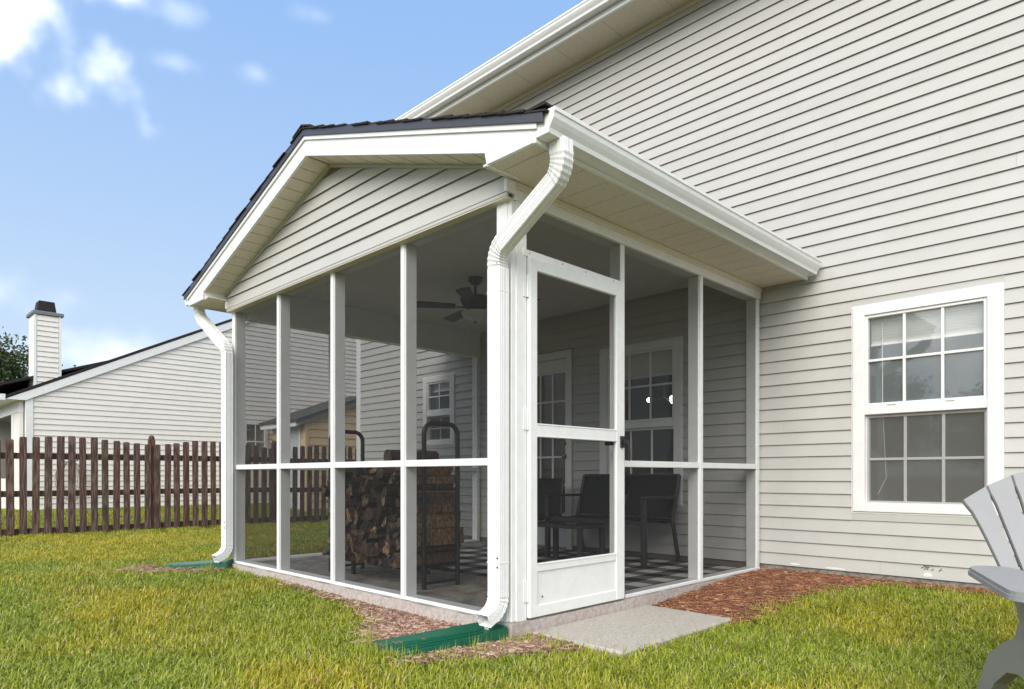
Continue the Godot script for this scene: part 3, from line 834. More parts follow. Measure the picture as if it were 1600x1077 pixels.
# ---------------------------------------------------------------- the porch
func porch() -> void:
	var p := thing("screened_porch", "white framed screened porch with a low gable roof against the house", "porch")
	var W := -3.65; var D := -3.04
	part("slab", bx(Vector3(W - 0.05, -0.4, D + 0.03), Vector3(0.035, 0.0, 0.035), 0.012), M.porch_floor, p)
	var sf := Shape.new()
	sf.box(Vector3(W - 0.054, -0.4, 0.0351), Vector3(0.039, -0.004, 0.039)); sf.box(Vector3(0.0351, -0.4, D + 0.03), Vector3(0.039, -0.004, 0.0349))
	part("slab_edge", sf, M.slab_side, p)
	# base channels
	part("base_channel", bx(Vector3(W, 0.0, -0.09), Vector3(0.0, 0.022, 0.012), 0.003), M.white_metal, p)
	part("base_channel", bx(Vector3(-0.09, 0.0, D + 0.035), Vector3(0.012, 0.022, -1.045), 0.003), M.white_metal, p)
	part("base_channel", bx(Vector3(W - 0.01, 0.0, D + 0.035), Vector3(W + 0.09, 0.022, -0.092), 0.003), M.white_metal, p)
	var top := 2.318
	# posts: [x, z] centres, face towards +z or +x or -x
	for x in [-2.748, -1.883, -0.999]:
		part("post", bx(Vector3(x - 0.023, 0.0225, -0.088), Vector3(x + 0.023, top, 0.004), 0.003), M.white_vinyl, p)
		part("post_cap", bx(Vector3(x - 0.02, 0.0225, 0.0045), Vector3(x + 0.02, top, 0.012), 0.002), M.white_metal, p)
	for z in [-2.02]:
		part("post", bx(Vector3(-0.088, 0.0225, z - 0.028), Vector3(0.004, top, z + 0.028), 0.003), M.white_vinyl, p)
		part("post_cap", bx(Vector3(0.0045, 0.0225, z - 0.022), Vector3(0.012, top, z + 0.022), 0.002), M.white_metal, p)
	part("post", bx(Vector3(-0.088, 0.0225, -1.045), Vector3(0.004, top, -1.0), 0.003), M.white_vinyl, p)
	part("post", bx(Vector3(-0.088, 0.0225, D + 0.036), Vector3(0.008, top, D + 0.09), 0.003), M.white_vinyl, p)
	for z in [-1.0, -2.0, D + 0.062]:
		part("post", bx(Vector3(W + 0.002, 0.0225, z - 0.023), Vector3(W + 0.088, top - 0.06, z + 0.023), 0.003), M.white_vinyl, p)
	part("corner_post", bx(Vector3(-0.105, 0.0, -0.088), Vector3(0.01, top, 0.014), 0.004), M.white_vinyl, p)
	part("corner_post", bx(Vector3(W - 0.01, 0.0225, -0.088), Vector3(W + 0.045, top, 0.014), 0.004), M.white_vinyl, p)
	var j := Shape.new(); j.box(Vector3(0.0102, 0.0, -0.098), Vector3(0.016, top, -0.02)); j.box(Vector3(-0.1, 0.0, 0.0142), Vector3(-0.02, top, 0.02))
	part("corner_trim", j, M.white_metal, p)
	# rails
	var xs := [W + 0.046, -2.771, -2.725, -1.906, -1.86, -1.022, -0.976, -0.1055]
	for k in range(0, 8, 2):
		part("rail", bx(Vector3(xs[k], 0.862, -0.088), Vector3(xs[k + 1], 0.905, 0.008), 0.003), M.white_vinyl, p)
	part("rail", bx(Vector3(-0.088, 0.862, -1.9915), Vector3(0.008, 0.905, -1.0455), 0.003), M.white_vinyl, p)
	part("rail", bx(Vector3(-0.088, 0.862, D + 0.0905), Vector3(0.008, 0.905, -2.0485), 0.003), M.white_vinyl, p)
	for q in [[-0.0885, -0.9765], [-1.0235, -1.9765], [-2.0235, D + 0.086]]:
		part("rail", bx(Vector3(W + 0.002, 0.862, q[1]), Vector3(W + 0.088, 0.905, q[0]), 0.003), M.white_vinyl, p)
	# screens: one per opening above and below the rail
	for k in range(0, 8, 2):
		for yy in [[0.022, 0.862], [0.905, top]]:
			var s := Shape.new(); s.quad(Vector3(xs[k], yy[0], -0.004), Vector3(xs[k + 1], yy[0], -0.004), Vector3(xs[k + 1], yy[1], -0.004), Vector3(xs[k], yy[1], -0.004))
			part("screen", s, M.insect_screen, p)
	for q in [[-1.0455, -1.9915], [-2.0485, D + 0.09]]:
		for yy in [[0.022, 0.862], [0.905, top]]:
			var s := Shape.new(); s.quad(Vector3(-0.004, yy[0], q[0]), Vector3(-0.004, yy[0], q[1]), Vector3(-0.004, yy[1], q[1]), Vector3(-0.004, yy[1], q[0]))
			part("screen", s, M.insect_screen, p)
	var tr := Shape.new(); tr.quad(Vector3(-0.004, 2.075, -0.09), Vector3(-0.004, 2.075, -1.0), Vector3(-0.004, top, -1.0), Vector3(-0.004, top, -0.09))
	part("screen", tr, M.insect_screen, p)
	for q in [[-0.0885, -0.9765], [-1.0235, -1.9765], [-2.0235, D + 0.086]]:
		for yy in [[0.022, 0.862], [0.905, top - 0.06]]:
			var s := Shape.new(); s.quad(Vector3(W + 0.006, yy[0], q[1]), Vector3(W + 0.006, yy[0], q[0]), Vector3(W + 0.006, yy[1], q[0]), Vector3(W + 0.006, yy[1], q[1]))
			part("screen", s, M.insect_screen, p)
	# door head
	part("door_head", bx(Vector3(-0.088, 2.035, -0.9995), Vector3(0.006, 2.075, -0.1055), 0.003), M.white_vinyl, p)
	var zb := Shape.new(); zb.box(Vector3(0.0065, 2.028, -1.02), Vector3(0.02, 2.066, -0.07), 0.002)
	part("door_head_bracket", zb, M.white_metal, p)
	var scw := Shape.new()
	for z in [-0.12, -0.4, -0.62, -0.9]: scw.obox(Vector3(0.0205, 2.05, z), Vector3(0.004, 0.009, 0.009), Basis(), 0.001)
	part("screw", scw, M.steel, p)
	# beams
	part("beam", bx(Vector3(-0.1, top + 0.001, D + 0.036), Vector3(0.02, 2.415, 0.0), 0.003), M.white_vinyl, p)
	part("beam_trim", bx(Vector3(0.0205, 2.375, D + 0.036), Vector3(0.032, 2.415, -0.0), 0.003), M.soffit, p)
	part("beam", bx(Vector3(W + 0.005, top + 0.001, -0.1), Vector3(-0.1005, 2.56, -0.001), 0.003), M.white_vinyl, p)
	part("beam", bx(Vector3(W, top - 0.06, D + 0.036), Vector3(W + 0.1, 2.56, -0.1005), 0.003), M.white_vinyl, p)
	part("ceiling", bx(Vector3(W, 2.56, D + 0.036), Vector3(-0.0, 2.58, -0.001)), M.ceiling, p)
	# gable
	var gz := 0.0
	var ax := -1.825
	var under := func(x: float) -> float: return 3.085 - 0.325 * absf(x - ax)   # underside of the rake
	part("gable_sheathing", gable_wall(W - 0.015, 0.0, top + 0.002, ax), M.sheathing, p)
	var sp := func(y0: float, y1: float) -> Array:
		var w0 := minf((3.085 - y0) / 0.325, 1.85); var w1 := minf((3.085 - y1) / 0.325, 1.85)
		if w1 < 0.05: return []
		return [[ax - w0 + 0.012, ax + w0 - 0.02, ax - w1 + 0.012, ax + w1 - 0.02]]
	siding(p, M.siding, Vector3(0, 0, 0.045), Vector3.RIGHT, Vector3(0, 0, 1), 2.345, 8, 0.095, sp)
	var bt := Shape.new(); bt.box(Vector3(W - 0.02, top + 0.003, 0.0445), Vector3(0.02, 2.344, 0.062), 0.003)
	part("gable_base_trim", bt, M.siding, p)
	part("gable_base_trim", bx(Vector3(W - 0.012, top - 0.004, 0.0), Vector3(0.02, top + 0.0008, 0.06)), M.soffit, p)
	part("gable_end_trim", bx(Vector3(0.006, 2.3445, 0.0), Vector3(0.03, 2.412, 0.07), 0.002), M.white_vinyl, p)
	part("gable_end_trim", bx(Vector3(W - 0.03, 2.3445, 0.0), Vector3(W - 0.006, 2.412, 0.07), 0.002), M.white_vinyl, p)
	var zfr := 0.235
	for sgn in [-1.0, 1.0]:
		var sl := Vector3(sgn, -0.325, 0).normalized()
		var nr := Vector3(sgn * 0.325, 1, 0).normalized()
		# rake fascia, with the eave return box at its foot
		var xe := 2.225   # fascia plane of the eave from the ridge
		var f := PackedVector2Array([Vector2(0.0, 3.085), Vector2(1.88, 3.085 - 0.325 * 1.88), Vector2(1.895, 2.41), Vector2(xe, 2.41), Vector2(xe, 3.235 - 0.325 * xe), Vector2(0.0, 3.235)])
		var fs := Shape.new(); fs.prism(f, Vector3(ax, 0, zfr), Vector3(sgn, 0, 0), Vector3.UP, Vector3(0, 0, 0.02))
		part("rake_fascia", fs, M.white_metal, p)
		var lip := Shape.new(); lip.prism(PackedVector2Array([Vector2(0, 3.195), Vector2(xe + 0.03, 3.195 - 0.325 * (xe + 0.03)), Vector2(xe + 0.03, 3.236 - 0.325 * (xe + 0.03)), Vector2(0, 3.236)]), Vector3(ax, 0, zfr + 0.0202), Vector3(sgn, 0, 0), Vector3.UP, Vector3(0, 0, 0.012))
		part("rake_trim", lip, M.white_metal, p)
		var de := Shape.new(); de.prism(PackedVector2Array([Vector2(0, 3.222), Vector2(xe + 0.08, 3.222 - 0.325 * (xe + 0.08)), Vector2(xe + 0.08, 3.268 - 0.325 * (xe + 0.08)), Vector2(0, 3.268)]), Vector3(ax, 0, zfr + 0.0325), Vector3(sgn, 0, 0), Vector3.UP, Vector3(0, 0, 0.01))
		part("drip_edge", de, M.drip_edge, p)
		# rake soffit panels
		var k := 0
		var u := 0.01
		while u < 1.87:
			var u2 := minf(u + 0.117, 1.88)
			var q := Shape.new()
			var dy := 0.0 if k % 2 == 0 else 0.0015
			q.prism(PackedVector2Array([Vector2(u, 3.087 + dy - 0.325 * u), Vector2(u2 - 0.008, 3.087 + dy - 0.325 * (u2 - 0.008)), Vector2(u2 - 0.008, 3.1 - 0.325 * (u2 - 0.008)), Vector2(u, 3.1 - 0.325 * u)]), Vector3(ax, 0, 0.0), Vector3(sgn, 0, 0), Vector3.UP, Vector3(0, 0, zfr - 0.0005))
			part("soffit_panel", q, M.soffit, p)
			u = u2; k += 1
		var jc := Shape.new(); jc.prism(PackedVector2Array([Vector2(0.0, 3.064), Vector2(1.86, 3.064 - 0.325 * 1.86), Vector2(1.86, 3.086 - 0.325 * 1.86), Vector2(0.0, 3.086)]), Vector3(ax, 0, 0.044), Vector3(sgn, 0, 0), Vector3.UP, Vector3(0, 0, 0.024))
		part("siding_channel", jc, M.siding, p)
		# return box side
		part("eave_return", bx(Vector3(ax + sgn * 1.876, 2.412, 0.0), Vector3(ax + sgn * 1.893, 2.50, zfr - 0.001)), M.white_metal, p)
		# eave soffit panels along the side, fascia, gutter
		var x0: float = ax + sgn * (1.845 if sgn > 0 else 1.83); var x1: float = ax + sgn * (xe - 0.001)
		var zz := zfr - 0.001
		while zz > D + 0.04:
			var z2 := maxf(zz - 0.1, D + 0.036)
			part("soffit_panel", bx(Vector3(x0, 2.4165 + (0.0012 if int(zz * 10) % 2 == 0 else 0.0), z2 + 0.0008), Vector3(x1, 2.43, zz - 0.0008)), M.soffit, p)
			zz = z2
		part("eave_fascia", bx(Vector3(ax + sgn * xe, 2.405, D + 0.036), Vector3(ax + sgn * (xe + 0.018), 2.535, zfr + 0.0195)), M.white_metal, p)
		gutter(p, Vector3(ax + sgn * (xe + 0.019), 2.425, zfr + 0.018), Vector3(sgn, 0, 0), Vector3(0, 0, D + 0.05 - zfr))
		# roof deck and shingle courses
		var deck := Shape.new()
		deck.prism(PackedVector2Array([Vector2(0.0, 3.24), Vector2(xe + 0.06, 3.24 - 0.325 * (xe + 0.06)), Vector2(xe + 0.06, 3.26 - 0.325 * (xe + 0.06)), Vector2(0.0, 3.26)]), Vector3(ax, 0, D + 0.04), Vector3(sgn, 0, 0), Vector3.UP, Vector3(0, 0, zfr + 0.03 - D - 0.04))
		part("roof_deck", deck, M.sheathing, p)
		var L := (xe + 0.1) / cos(atan(0.325))
		var row := 0
		while row * 0.142 < L:
			var a := L - row * 0.142
			var b := maxf(a - 0.19, 0.0)
			var z0 := D + 0.04
			var cnt := 4
			for t in cnt:
				var za := lerpf(z0, zfr + 0.05, float(t) / cnt) + (0.004 if t > 0 else 0.0)
				var zb2 := lerpf(z0, zfr + 0.05, float(t + 1) / cnt)
				if t == cnt - 1: zb2 += rng.randf_range(-0.008, 0.008)
				var o := Vector3(ax, 3.262, 0)
				var foot := o + sl * a; var head := o + sl * b
				var thick := rng.randf_range(0.009, 0.013)
				var sh := Shape.new()
				var lo0 := foot + nr * 0.008; var hi0 := foot + nr * (0.008 + thick); var lo1 := head + nr * 0.001; var hi1 := head + nr * 0.007
				var q := [lo0, lo1, hi1, hi0]
				for e in 4:
					var r0: Vector3 = q[e]; var r1: Vector3 = q[(e + 1) % 4]
					if sgn > 0: sh.quad(r0 + Vector3(0, 0, za), r1 + Vector3(0, 0, za), r1 + Vector3(0, 0, zb2), r0 + Vector3(0, 0, zb2))
					else: sh.quad(r1 + Vector3(0, 0, za), r0 + Vector3(0, 0, za), r0 + Vector3(0, 0, zb2), r1 + Vector3(0, 0, zb2))
				sh.quad(lo0 + Vector3(0, 0, zb2), lo1 + Vector3(0, 0, zb2), hi1 + Vector3(0, 0, zb2), hi0 + Vector3(0, 0, zb2))
				part("shingle", sh, M.shingle, p)
			row += 1
	part("ridge_cap", ridge(ax, D, zfr), M.shingle, p)
	# end flashing where the roof meets the eave corner
	var kick := Shape.new(); kick.obox(Vector3(0.42, 2.565, 0.20), Vector3(0.14, 0.012, 0.14), Basis(Vector3(0, 0, 1), -0.05))
	part("kick_shingle", kick, M.shingle, p)
	downspout(p, 0.475, -0.035, 0.14, 0.072, 2.428, 2.0, 0.0, 0.05)
	downspout(p, -4.115, -3.625, 0.14, 0.072, 2.428, 2.0, 0.02, 0.05)

func gable_wall(x0: float, x1: float, y0: float, ax: float) -> Shape:
	var s := Shape.new()
	s.prism(PackedVector2Array([Vector2(x0, y0), Vector2(x1, y0), Vector2(x1, 2.49), Vector2(ax, 3.08), Vector2(x0, 2.49)]), Vector3(0, 0, 0.0005), Vector3.RIGHT, Vector3.UP, Vector3(0, 0, 0.043))
	return s
func ridge(ax: float, D: float, zf: float) -> Shape:
	var s := Shape.new()
	for k in 18:
		var z0 := D + 0.05 + k * 0.183
		var up := 0.003 * (k % 2)
		s.prism(PackedVector2Array([Vector2(-0.13, 3.238), Vector2(-0.13, 3.25), Vector2(0, 3.292 + up), Vector2(0.13, 3.25), Vector2(0.13, 3.238), Vector2(0, 3.281 + up)]), Vector3(ax, 0, z0), Vector3.RIGHT, Vector3.UP, Vector3(0, 0, minf(0.2, zf + 0.055 - z0)))
	return s

func screen_door() -> void:
	var d := thing("screen_door", "white aluminium screen door with a solid kick panel and black latch", "door", Vector3(0.008, 0.0, -0.104))
	# local: door runs along -z from 0 to -0.893, face +x
	var L := -0.890; var t := 0.03; var y0 := 0.008; var y1 := 2.026
	part("stile", bx(Vector3(0, y0, -0.062), Vector3(t, y1, 0.0), 0.004), M.white_metal, d)
	part("stile", bx(Vector3(0, y0, L), Vector3(t, y1, L + 0.085), 0.004), M.white_metal, d)
	var ia := -0.0625; var ib := L + 0.0855
	part("top_rail", bx(Vector3(0.001, 1.955, ib), Vector3(t - 0.001, y1, ia), 0.004), M.white_metal, d)
	part("mid_rail", bx(Vector3(0.001, 1.022, ib), Vector3(t - 0.001, 1.1, ia), 0.004), M.white_metal, d)
	part("kick_rail", bx(Vector3(0.001, 0.262, ib), Vector3(t - 0.001, 0.31, ia), 0.004), M.white_metal, d)
	part("bottom_rail", bx(Vector3(0.001, y0, ib), Vector3(t - 0.001, 0.075, ia), 0.004), M.white_metal, d)
	part("kick_panel", bx(Vector3(0.006, 0.0755, ib), Vector3(0.02, 0.2615, ia)), M.white_metal, d)
	for yy in [[0.31, 1.022], [1.1, 1.955]]:
		var s := Shape.new(); s.quad(Vector3(0.014, yy[0], ia), Vector3(0.014, yy[0], ib), Vector3(0.014, yy[1], ib), Vector3(0.014, yy[1], ia))
		part("screen", s, M.insect_screen, d)
		var sp := Shape.new()
		sp.box(Vector3(t - 0.0008, yy[0] - 0.008, ib), Vector3(t + 0.002, yy[0] - 0.003, ia)); sp.box(Vector3(t - 0.0008, yy[1] + 0.003, ib), Vector3(t + 0.002, yy[1] + 0.008, ia))
		part("spline", sp, M.white_metal, d)
	for y in [0.16, 1.12, 1.86]:
		var h := Shape.new()
		h.box(Vector3(0.009, y - 0.06, 0.002), Vector3(0.0125, y + 0.06, 0.034), 0.001); h.tube([Vector3(0.02, y - 0.06, 0.006), Vector3(0.02, y + 0.06, 0.006)], 0.006, 8)
		part("hinge", h, M.white_metal, d)
	var hd := Shape.new()
	hd.box(Vector3(t, 0.985, L + 0.012), Vector3(t + 0.012, 1.06, L + 0.05), 0.004)
	hd.box(Vector3(t + 0.012, 1.005, L + 0.018), Vector3(t + 0.04, 1.035, L + 0.04), 0.004)
	hd.tube([Vector3(t + 0.04, 1.03, L + 0.028), Vector3(t + 0.05, 0.99, L + 0.022), Vector3(t + 0.05, 0.94, L + 0.016), Vector3(t + 0.046, 0.9, L + 0.016)], 0.009, 8)
	part("latch_handle", hd, M.black_metal, d)
	var ih := Shape.new(); ih.box(Vector3(-0.05, 1.0, L + 0.06), Vector3(-0.001, 1.025, L + 0.11), 0.004)
	part("inside_latch", ih, M.black_metal, d)
	var sc := Shape.new(); sc.obox(Vector3(t + 0.002, 0.12, -0.1), Vector3(0.005, 0.009, 0.009), Basis(), 0.001)
	part("screw", sc, M.bronze, d)

# ---------------------------------------------------------------- neighbours
func neighbour_house() -> void:
	var X := -12.5
	var h := thing("neighbour_house", "cream sided house with a long rising roof edge beyond the picket fence", "house")
	var slope := 0.5; var za := 0.10; var zr := -5.6
	var rake := func(z: float) -> float: return 2.27 + slope * (za - maxf(z, 2 * zr - z))
	var sp := func(y0: float, y1: float) -> Array:
		var cut := func(y: float) -> Array:
			var q := maxf((y - 2.25) / slope, 0.0)
			return [-(za - q) + 0.1, -(2 * zr - za + q) - 0.1]   # along -z
		var a: Array = cut.call(y0); var b: Array = cut.call(y1)
		if b[0] > b[1] - 0.1: return []
		var out := []
		if y1 > 1.1 and y0 < 2.06:
			out.append([a[0], 3.92, b[0], 3.92]); out.append([4.51, a[1], 4.51, b[1]])
		else: out.append([a[0], a[1], b[0], b[1]])
		return out
	siding(h, M.neighbour_siding, Vector3(X, 0, 0), Vector3(0, 0, -1), Vector3(1, 0, 0), 0.18, 46, 0.106, sp)
	# sheathing body
	var body := Shape.new()
	var wa := -3.92; var wb := -4.5
	for q in [[Vector2(za, 0.0), Vector2(wa, 0.0), Vector2(wa, 2.25 + slope * (za - wa)), Vector2(za, 2.25)],
		[Vector2(wb, 0.0), Vector2(2 * zr - za, 0.0), Vector2(2 * zr - za, 2.25), Vector2(zr, 2.25 + slope * (za - zr)), Vector2(wb, 2.25 + slope * (za - wb))],
		[Vector2(wa, 0.0), Vector2(wb, 0.0), Vector2(wb, 1.12), Vector2(wa, 1.12)],
		[Vector2(wa, 2.05), Vector2(wb, 2.05), Vector2(wb, 2.25 + slope * (za - wb)), Vector2(wa, 2.25 + slope * (za - wa))]]:
		body.prism(PackedVector2Array(q), Vector3(X - 0.002, 0, 0), Vector3(0, 0, 1), Vector3.UP, Vector3(-0.5, 0, 0))
	body.prism(PackedVector2Array([Vector2(-5.4, 0.0), Vector2(2 * zr - za, 0.0), Vector2(2 * zr - za, 2.25), Vector2(zr, 2.25 + slope * (za - zr)), Vector2(za, 2.25), Vector2(za, 2.05), Vector2(-5.4, 2.05)]), Vector3(X - 0.503, 0, 0), Vector3(0, 0, 1), Vector3.UP, Vector3(-6.5, 0, 0))
	part("wall", body, M.neighbour_siding, h)
	part("foundation", bx(Vector3(X - 0.1, -0.3, 2 * zr - za), Vector3(X + 0.004, 0.19, za)), M.foundation, h)
	part("corner_board", bx(Vector3(X - 0.06, 0.15, za - 0.1), Vector3(X + 0.025, 2.3, za + 0.02), 0.004), M.white_vinyl, h)
	# roof
	for sgn in [-1.0, 1.0]:
		var run := za + 0.32 - zr
		var r := Shape.new()
		r.prism(PackedVector2Array([Vector2(0, 2.37 + slope * (za - zr)), Vector2(run, 2.37 - slope * 0.32), Vector2(run, 2.42 - slope * 0.32), Vector2(0, 2.42 + slope * (za - zr))]), Vector3(X + 0.06, 0, zr), Vector3(0, 0, sgn), Vector3.UP, Vector3(-7.2, 0, 0))
		part("roof", r, M.shingle, h)
		var f := Shape.new()
		f.prism(PackedVector2Array([Vector2(0, 2.2 + slope * (za - zr)), Vector2(run - 0.32, 2.2), Vector2(run - 0.31, 2.19), Vector2(run - 0.02, 2.19), Vector2(run - 0.02, 2.36 - slope * 0.31), Vector2(0, 2.365 + slope * (za - zr))]), Vector3(X + 0.02, 0, zr), Vector3(0, 0, sgn), Vector3.UP, Vector3(0.03, 0, 0))
		part("rake_fascia", f, M.white_metal, h)
	part("eave_soffit", bx(Vector3(X - 7.0, 2.19, za + 0.0), Vector3(X + 0.02, 2.2, za + 0.32)), M.white_vinyl, h)
	gutter(h, Vector3(X + 0.04, 2.17, za + 0.32), Vector3(0, 0, 1), Vector3(-7.0, 0, 0))
	# chimney
	var ch := Node3D.new(); ch.name = "chimney"; h.add_child(ch, true)
	part("stack", bx(Vector3(-13.3, 2.2, -0.50), Vector3(-12.81, 3.86, -0.07)), M.neighbour_siding, ch)
	for r in 16:
		part("siding_board", board(Vector3(-12.808, 2.3 + r * 0.097, 0), Vector3(0, 0, -1), Vector3(1, 0, 0), 0.11, 0.46, 0.11, 0.46, 0.097), M.neighbour_siding, ch)
	for z in [-0.085, -0.485]:
		part("corner_board", bx(Vector3(-12.82, 2.2, z - 0.02), Vector3(-12.79, 3.86, z + 0.02)), M.white_vinyl, ch)
	part("chimney_cap", bx(Vector3(-13.36, 3.86, -0.545), Vector3(-12.77, 3.93, -0.035), 0.01), M.grey_metal, ch)
	var fl := Shape.new(); fl.prism(PackedVector2Array([Vector2(-0.16, 3.93), Vector2(0.16, 3.93), Vector2(0.125, 4.15), Vector2(-0.125, 4.15)]), Vector3(-12.9, 0, -0.29), Vector3(0, 0, 1), Vector3.UP, Vector3(-0.3, 0, 0))
	part("flue", fl, M.shingle, ch)
	# window on the gable wall
	var w := Node3D.new(); w.name = "window"; h.add_child(w, true)
	for q in [[-4.5, -4.42, 1.12, 2.05], [-4.0, -3.92, 1.12, 2.05], [-4.42, -4.0, 1.97, 2.05], [-4.42, -4.0, 1.12, 1.19]]:
		part("casing", bx(Vector3(X - 0.02, q[2], q[0]), Vector3(X + 0.03, q[3], q[1]), 0.003), M.white_vinyl, w)
	part("pane", bx(Vector3(X + 0.01, 1.19, -4.42), Vector3(X + 0.013, 1.97, -4.0)), M.glass, w)
	part("muntin", bx(Vector3(X + 0.013, 1.19, -4.22), Vector3(X + 0.025, 1.97, -4.2)), M.white_vinyl, w)
	part("meeting_rail", bx(Vector3(X + 0.013, 1.57, -4.42), Vector3(X + 0.027, 1.6, -4.0)), M.white_vinyl, w)
	# enclosed patio wing at the near corner
	var px := X - 0.1
	part("wing_beam", bx(Vector3(px - 4.0, 1.98, 0.125), Vector3(px, 2.188, 0.2), 0.004), M.white_vinyl, h)
	part("wing_post", bx(Vector3(px - 0.75, 0.2, 0.13), Vector3(px - 0.6, 1.979, 0.2), 0.004), M.white_vinyl, h)
	part("wing_knee_wall", bx(Vector3(px - 4.0, 0.0, 0.13), Vector3(px - 0.76, 0.75, 0.19)), M.neighbour_siding, h)
	part("wing_panel", bx(Vector3(px - 0.59, 0.0, 0.13), Vector3(px, 1.979, 0.19)), M.neighbour_siding, h)
	part("wing_end_wall", bx(Vector3(px - 4.2, 0.0, -5.4), Vector3(px - 4.0, 2.05, 0.12)), M.neighbour_siding, h)
	part("wing_floor", bx(Vector3(px - 4.0, 0.0, -5.4), Vector3(px - 0.41, 0.1, 0.12)), M.room_floor, h)
	var ws := Shape.new(); ws.quad(Vector3(px - 4.0, 0.751, 0.15), Vector3(px - 0.751, 0.751, 0.15), Vector3(px - 0.751, 1.979, 0.15), Vector3(px - 4.0, 1.979, 0.15))
	part("wing_screen", ws, M.insect_screen, h)
	var wr := Shape.new()
	wr.prism(PackedVector2Array([Vector2(0.5, 2.45), Vector2(-3.2, 3.75), Vector2(-3.2, 3.8), Vector2(0.5, 2.5)]), Vector3(X - 0.35, 0, 0), Vector3(0, 0, 1), Vector3.UP, Vector3(-4.5, 0, 0))
	part("wing_roof", wr, M.shingle, h)
	part("wing_fascia", bx(Vector3(X - 4.8, 2.33, 0.47), Vector3(X - 0.36, 2.45, 0.5)), M.white_metal, h)

func garden_shed() -> void:
	var s := thing("garden_shed", "small tan shed with grey roof standing behind the picket fence", "shed")
	var X := -10.6; var z0 := -4.45; var z1 := -7.6; var xb := -12.1
	var zr := (z0 + z1) / 2
	var body := Shape.new()
	body.prism(PackedVector2Array([Vector2(z0, 0.0), Vector2(z1, 0.0), Vector2(z1, 2.0), Vector2(zr, 2.0 + 0.37 * (z0 - zr)), Vector2(z0, 2.0)]), Vector3(X - 0.002, 0, 0), Vector3(0, 0, 1), Vector3.UP, Vector3(xb - X, 0, 0))
	part("wall", body, M.shed_siding, s)
	var sp := func(y0: float, y1: float) -> Array:
		var c := func(y: float) -> float: return maxf((y - 2.0) / 0.37, 0.0)
		var a := -z0 + 0.07 + float(c.call(y0)); var b := -z1 - 0.07 - float(c.call(y0))
		var a1 := -z0 + 0.07 + float(c.call(y1)); var b1 := -z1 - 0.07 - float(c.call(y1))
		return [] if b1 - a1 < 0.1 else [[a, b, a1, b1]]
	siding(s, M.shed_siding, Vector3(X, 0, 0), Vector3(0, 0, -1), Vector3(1, 0, 0), 0.1, 15, 0.17, sp)
	siding(s, M.shed_siding, Vector3(0, 0, z0), Vector3(1, 0, 0), Vector3(0, 0, 1), 0.1, 11, 0.17, func(_a, _b): return [[-12.1, -11.45, -12.1, -11.45], [-10.78, -10.66, -10.78, -10.66]])
	part("corner_board", bx(Vector3(X - 0.05, 0.05, z0 - 0.07), Vector3(X + 0.022, 2.0, z0 + 0.024), 0.003), M.shed_siding, s)
	var dr := Node3D.new(); dr.name = "door"; s.add_child(dr, true)
	part("door_panel", bx(Vector3(-11.38, 0.1, z0), Vector3(-10.86, 1.84, z0 + 0.02)), M.pale_door, dr)
	part("door_frame", bx(Vector3(-11.45, 0.1, z0), Vector3(-11.38, 1.91, z0 + 0.035)), M.white_vinyl, dr)
	part("door_frame", bx(Vector3(-10.86, 0.1, z0), Vector3(-10.79, 1.91, z0 + 0.035)), M.white_vinyl, dr)
	part("door_frame", bx(Vector3(-11.38, 1.84, z0), Vector3(-10.86, 1.91, z0 + 0.035)), M.white_vinyl, dr)
	for sgn in [-1.0, 1.0]:
		var run := z0 - zr + 0.28
		var top := 2.03 + 0.37 * (z0 - zr)
		var r := Shape.new()
		r.prism(PackedVector2Array([Vector2(0, top), Vector2(run, top - 0.37 * run), Vector2(run, top + 0.06 - 0.37 * run), Vector2(0, top + 0.06)]), Vector3(X + 0.16, 0, zr), Vector3(0, 0, sgn), Vector3.UP, Vector3(xb - X - 0.3, 0, 0))
		part("roof", r, M.shed_roof, s)
		var f := Shape.new()
		f.prism(PackedVector2Array([Vector2(0, top - 0.09), Vector2(run - 0.02, top - 0.09 - 0.37 * run), Vector2(run - 0.02, top - 0.002 - 0.37 * (run - 0.02)), Vector2(0, top - 0.002)]), Vector3(X + 0.03, 0, zr), Vector3(0, 0, sgn), Vector3.UP, Vector3(0.025, 0, 0))
		part("rake_board", f, M.white_vinyl, s)
	part("eave_fascia", bx(Vector3(xb - 0.1, 1.84, z0 + 0.23), Vector3(X + 0.03, 1.92, z0 + 0.255)), M.white_vinyl, s)

